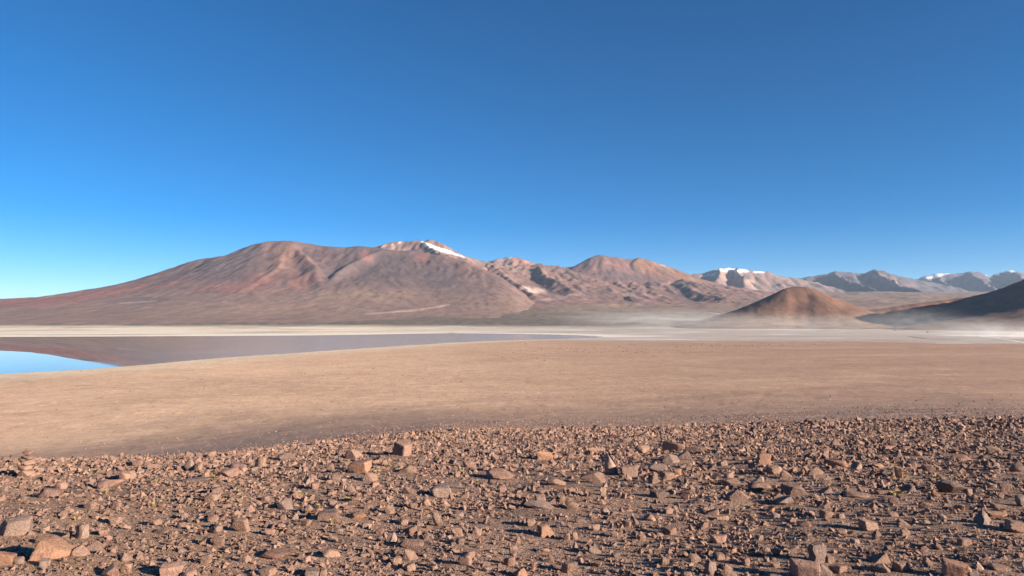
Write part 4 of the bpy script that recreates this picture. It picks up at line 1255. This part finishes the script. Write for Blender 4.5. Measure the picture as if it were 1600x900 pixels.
track('faint dark curved track near the sand edge', [(1420, 525.5), (1445, 529), (1475, 530.5), (1500, 531)], 14, (0.27, 0.22, 0.19))
track('long dark track crossing the flat below the hill', [(1360, 531.5), (1420, 533), (1470, 533.5)], 8, (0.27, 0.22, 0.19))
track('second pale track across the flat', [(1210, 517.5), (1290, 519.5), (1370, 522)], 14, (0.62, 0.55, 0.49))

def car(px, py, heading, label, paint_c):
    a, b = slope(px, py)
    Y = float((0.5 - EYE) / b); X = float(a * Y); z = float(gz(X, Y)[0])
    root = bpy.data.objects.new('vehicle', None); C.objects.link(root)
    root.location = (X, Y, z + 0.26); root.rotation_euler = (0, 0, R(heading))
    root['label'] = label; root['category'] = 'vehicle'; root['group'] = 'vehicles on the salt flat'; root.scale = (1.9, 1.9, 1.9)
    def mat(nm, c, rough=0.4):
        m, n, l, bb = new_mat(nm)
        t = N(n, 'ShaderNodeTexNoise', in_Scale=3.0, in_Detail=4.0)
        co = n.new('ShaderNodeTexCoord'); l.new(co.outputs['Object'], t.inputs['Vector'])
        l.new(ramp(n, l, t.outputs[0], [(0.3, tuple(v * 0.8 for v in c)), (0.7, tuple(v * 1.1 + 0.01 for v in c))]), bb.inputs['Base Color'])
        bb.inputs['Roughness'].default_value = rough; return m
    mp, mg, mr = mat('car_paint', paint_c), mat('car_glass', (0.03, 0.035, 0.04), 0.1), mat('tyre_rubber', (0.025, 0.025, 0.025), 0.8)
    def prism(nm, prof, w, mt_, inset=0.0):
        bm = bmesh.new()
        L_ = [bm.verts.new((x, -w / 2 + (inset if zz > 1.2 else 0), zz)) for x, zz in prof]
        R_ = [bm.verts.new((x, w / 2 - (inset if zz > 1.2 else 0), zz)) for x, zz in prof]
        bm.faces.new(L_); bm.faces.new(R_[::-1])
        for k in range(len(prof)):
            j = (k + 1) % len(prof); bm.faces.new((L_[j], L_[k], R_[k], R_[j]))
        bmesh.ops.recalc_face_normals(bm, faces=bm.faces[:])
        bmesh.ops.bevel(bm, geom=bm.edges[:], offset=0.04, segments=2, affect='EDGES')
        me = bpy.data.meshes.new(nm); bm.to_mesh(me); bm.free()
        return add(nm, me, mt_, parent=root)
    prism('body', [(-2.4, 0.45), (2.4, 0.45), (2.45, 0.95), (1.1, 1.12), (-2.4, 1.12)], 1.85, mp)
    prism('window', [(1.05, 1.10), (0.45, 1.62), (-2.2, 1.62), (-2.32, 1.10)], 1.80, mg, 0.10)
    prism('roof', [(0.50, 1.61), (0.42, 1.72), (-2.15, 1.74), (-2.26, 1.61)], 1.62, mp)
    for sx_ in (-1.5, 1.5):
        for sy_ in (-0.85, 0.85):
            bm = bmesh.new()
            bmesh.ops.create_cone(bm, cap_ends=True, segments=18, radius1=0.40, radius2=0.40, depth=0.26)
            bmesh.ops.rotate(bm, verts=bm.verts[:], matrix=__import__('mathutils').Matrix.Rotation(R(90), 3, 'X'))
            me = bpy.data.meshes.new('wheel'); bm.to_mesh(me); bm.free()
            add('wheel', me, mr, loc=(sx_, sy_, 0.40), parent=root)
car(1398, 516.8, 25, 'tiny dark vehicle at the right end of the pale dust trail', (0.06, 0.05, 0.05))
car(1449, 519.6, -15, 'tiny vehicle farther right on the flat, past the dust trail', (0.16, 0.13, 0.12))

def dust(label, px, py, Y, wpx, hpx, depth, od, seed, tilt=0.0, stretch=(1.0, 1.0, 1.6)):
    """a cloud of blown dust: an ellipsoid of thin, uneven scattering air"""
    m = bpy.data.materials.new('dust_air'); m.use_nodes = True
    n, l = m.node_tree.nodes, m.node_tree.links
    n.remove(n['Principled BSDF'])
    v = n.new('ShaderNodeVolumePrincipled')
    v.inputs['Color'].default_value = (0.97, 0.97, 0.97, 1)
    co = n.new('ShaderNodeTexCoord')
    ln = n.new('ShaderNodeVectorMath'); ln.operation = 'LENGTH'; l.new(co.outputs['Object'], ln.inputs[0])
    fall = ramp(n, l, ln.outputs['Value'], [(0.0, grey(1.0)), (0.35, grey(0.62)), (0.7, grey(0.16)), (1.0, grey(0.0))])
    mp = N(n, 'ShaderNodeMapping'); mp.inputs['Location'].default_value = (seed * 3.7, seed * 1.3, 0); mp.inputs['Scale'].default_value = (2.2 * stretch[0], 2.2 * stretch[1], stretch[2])
    l.new(co.outputs['Object'], mp.inputs['Vector'])
    t = N(n, 'ShaderNodeTexNoise', in_Scale=2.6, in_Detail=5.0, in_Roughness=0.6); l.new(mp.outputs[0], t.inputs['Vector'])
    nz_ = ramp(n, l, t.outputs[0], [(0.36, grey(0.03)), (0.66, grey(1.0))])
    k = od / (2 * depth) * 3.2
    l.new(math_n(n, l, 'MULTIPLY', math_n(n, l, 'MULTIPLY', fall, nz_), k), v.inputs['Density'])
    l.new(v.outputs[0], n['Material Output'].inputs['Volume'])
    V, T = ICO2
    me = tri_mesh('dust_cloud', V, T)
    a, b = slope(px, py)
    o = add('dust_cloud', me, m, label, 'dust', kind='stuff', loc=(float(a * Y), Y, float(EYE + b * Y)))
    o.scale = (wpx / 2 * Y / F, depth, hpx / 2 * Y / F)
    o.rotation_euler = (0, R(tilt), 0)
dust('thin pale dust drifting low at the left foot of the dome hill', 1030, 499, 3500, 400, 42, 220, 0.52, 1)
dust('bank of pale dust along the track in front of the dome hill', 1240, 508, 3150, 500, 46, 160, 0.32, 2)
dust('faint dust rising in front of the shadowed hill foot', 1420, 500, 3000, 240, 50, 120, 0.24, 3)
dust('bright dust cloud behind the track at the right edge', 1580, 527, 1750, 300, 64, 80, 0.75, 4, 6)
dust('dust lifting off the flat right of the vehicles', 1500, 520, 2100, 300, 44, 90, 0.16, 5)
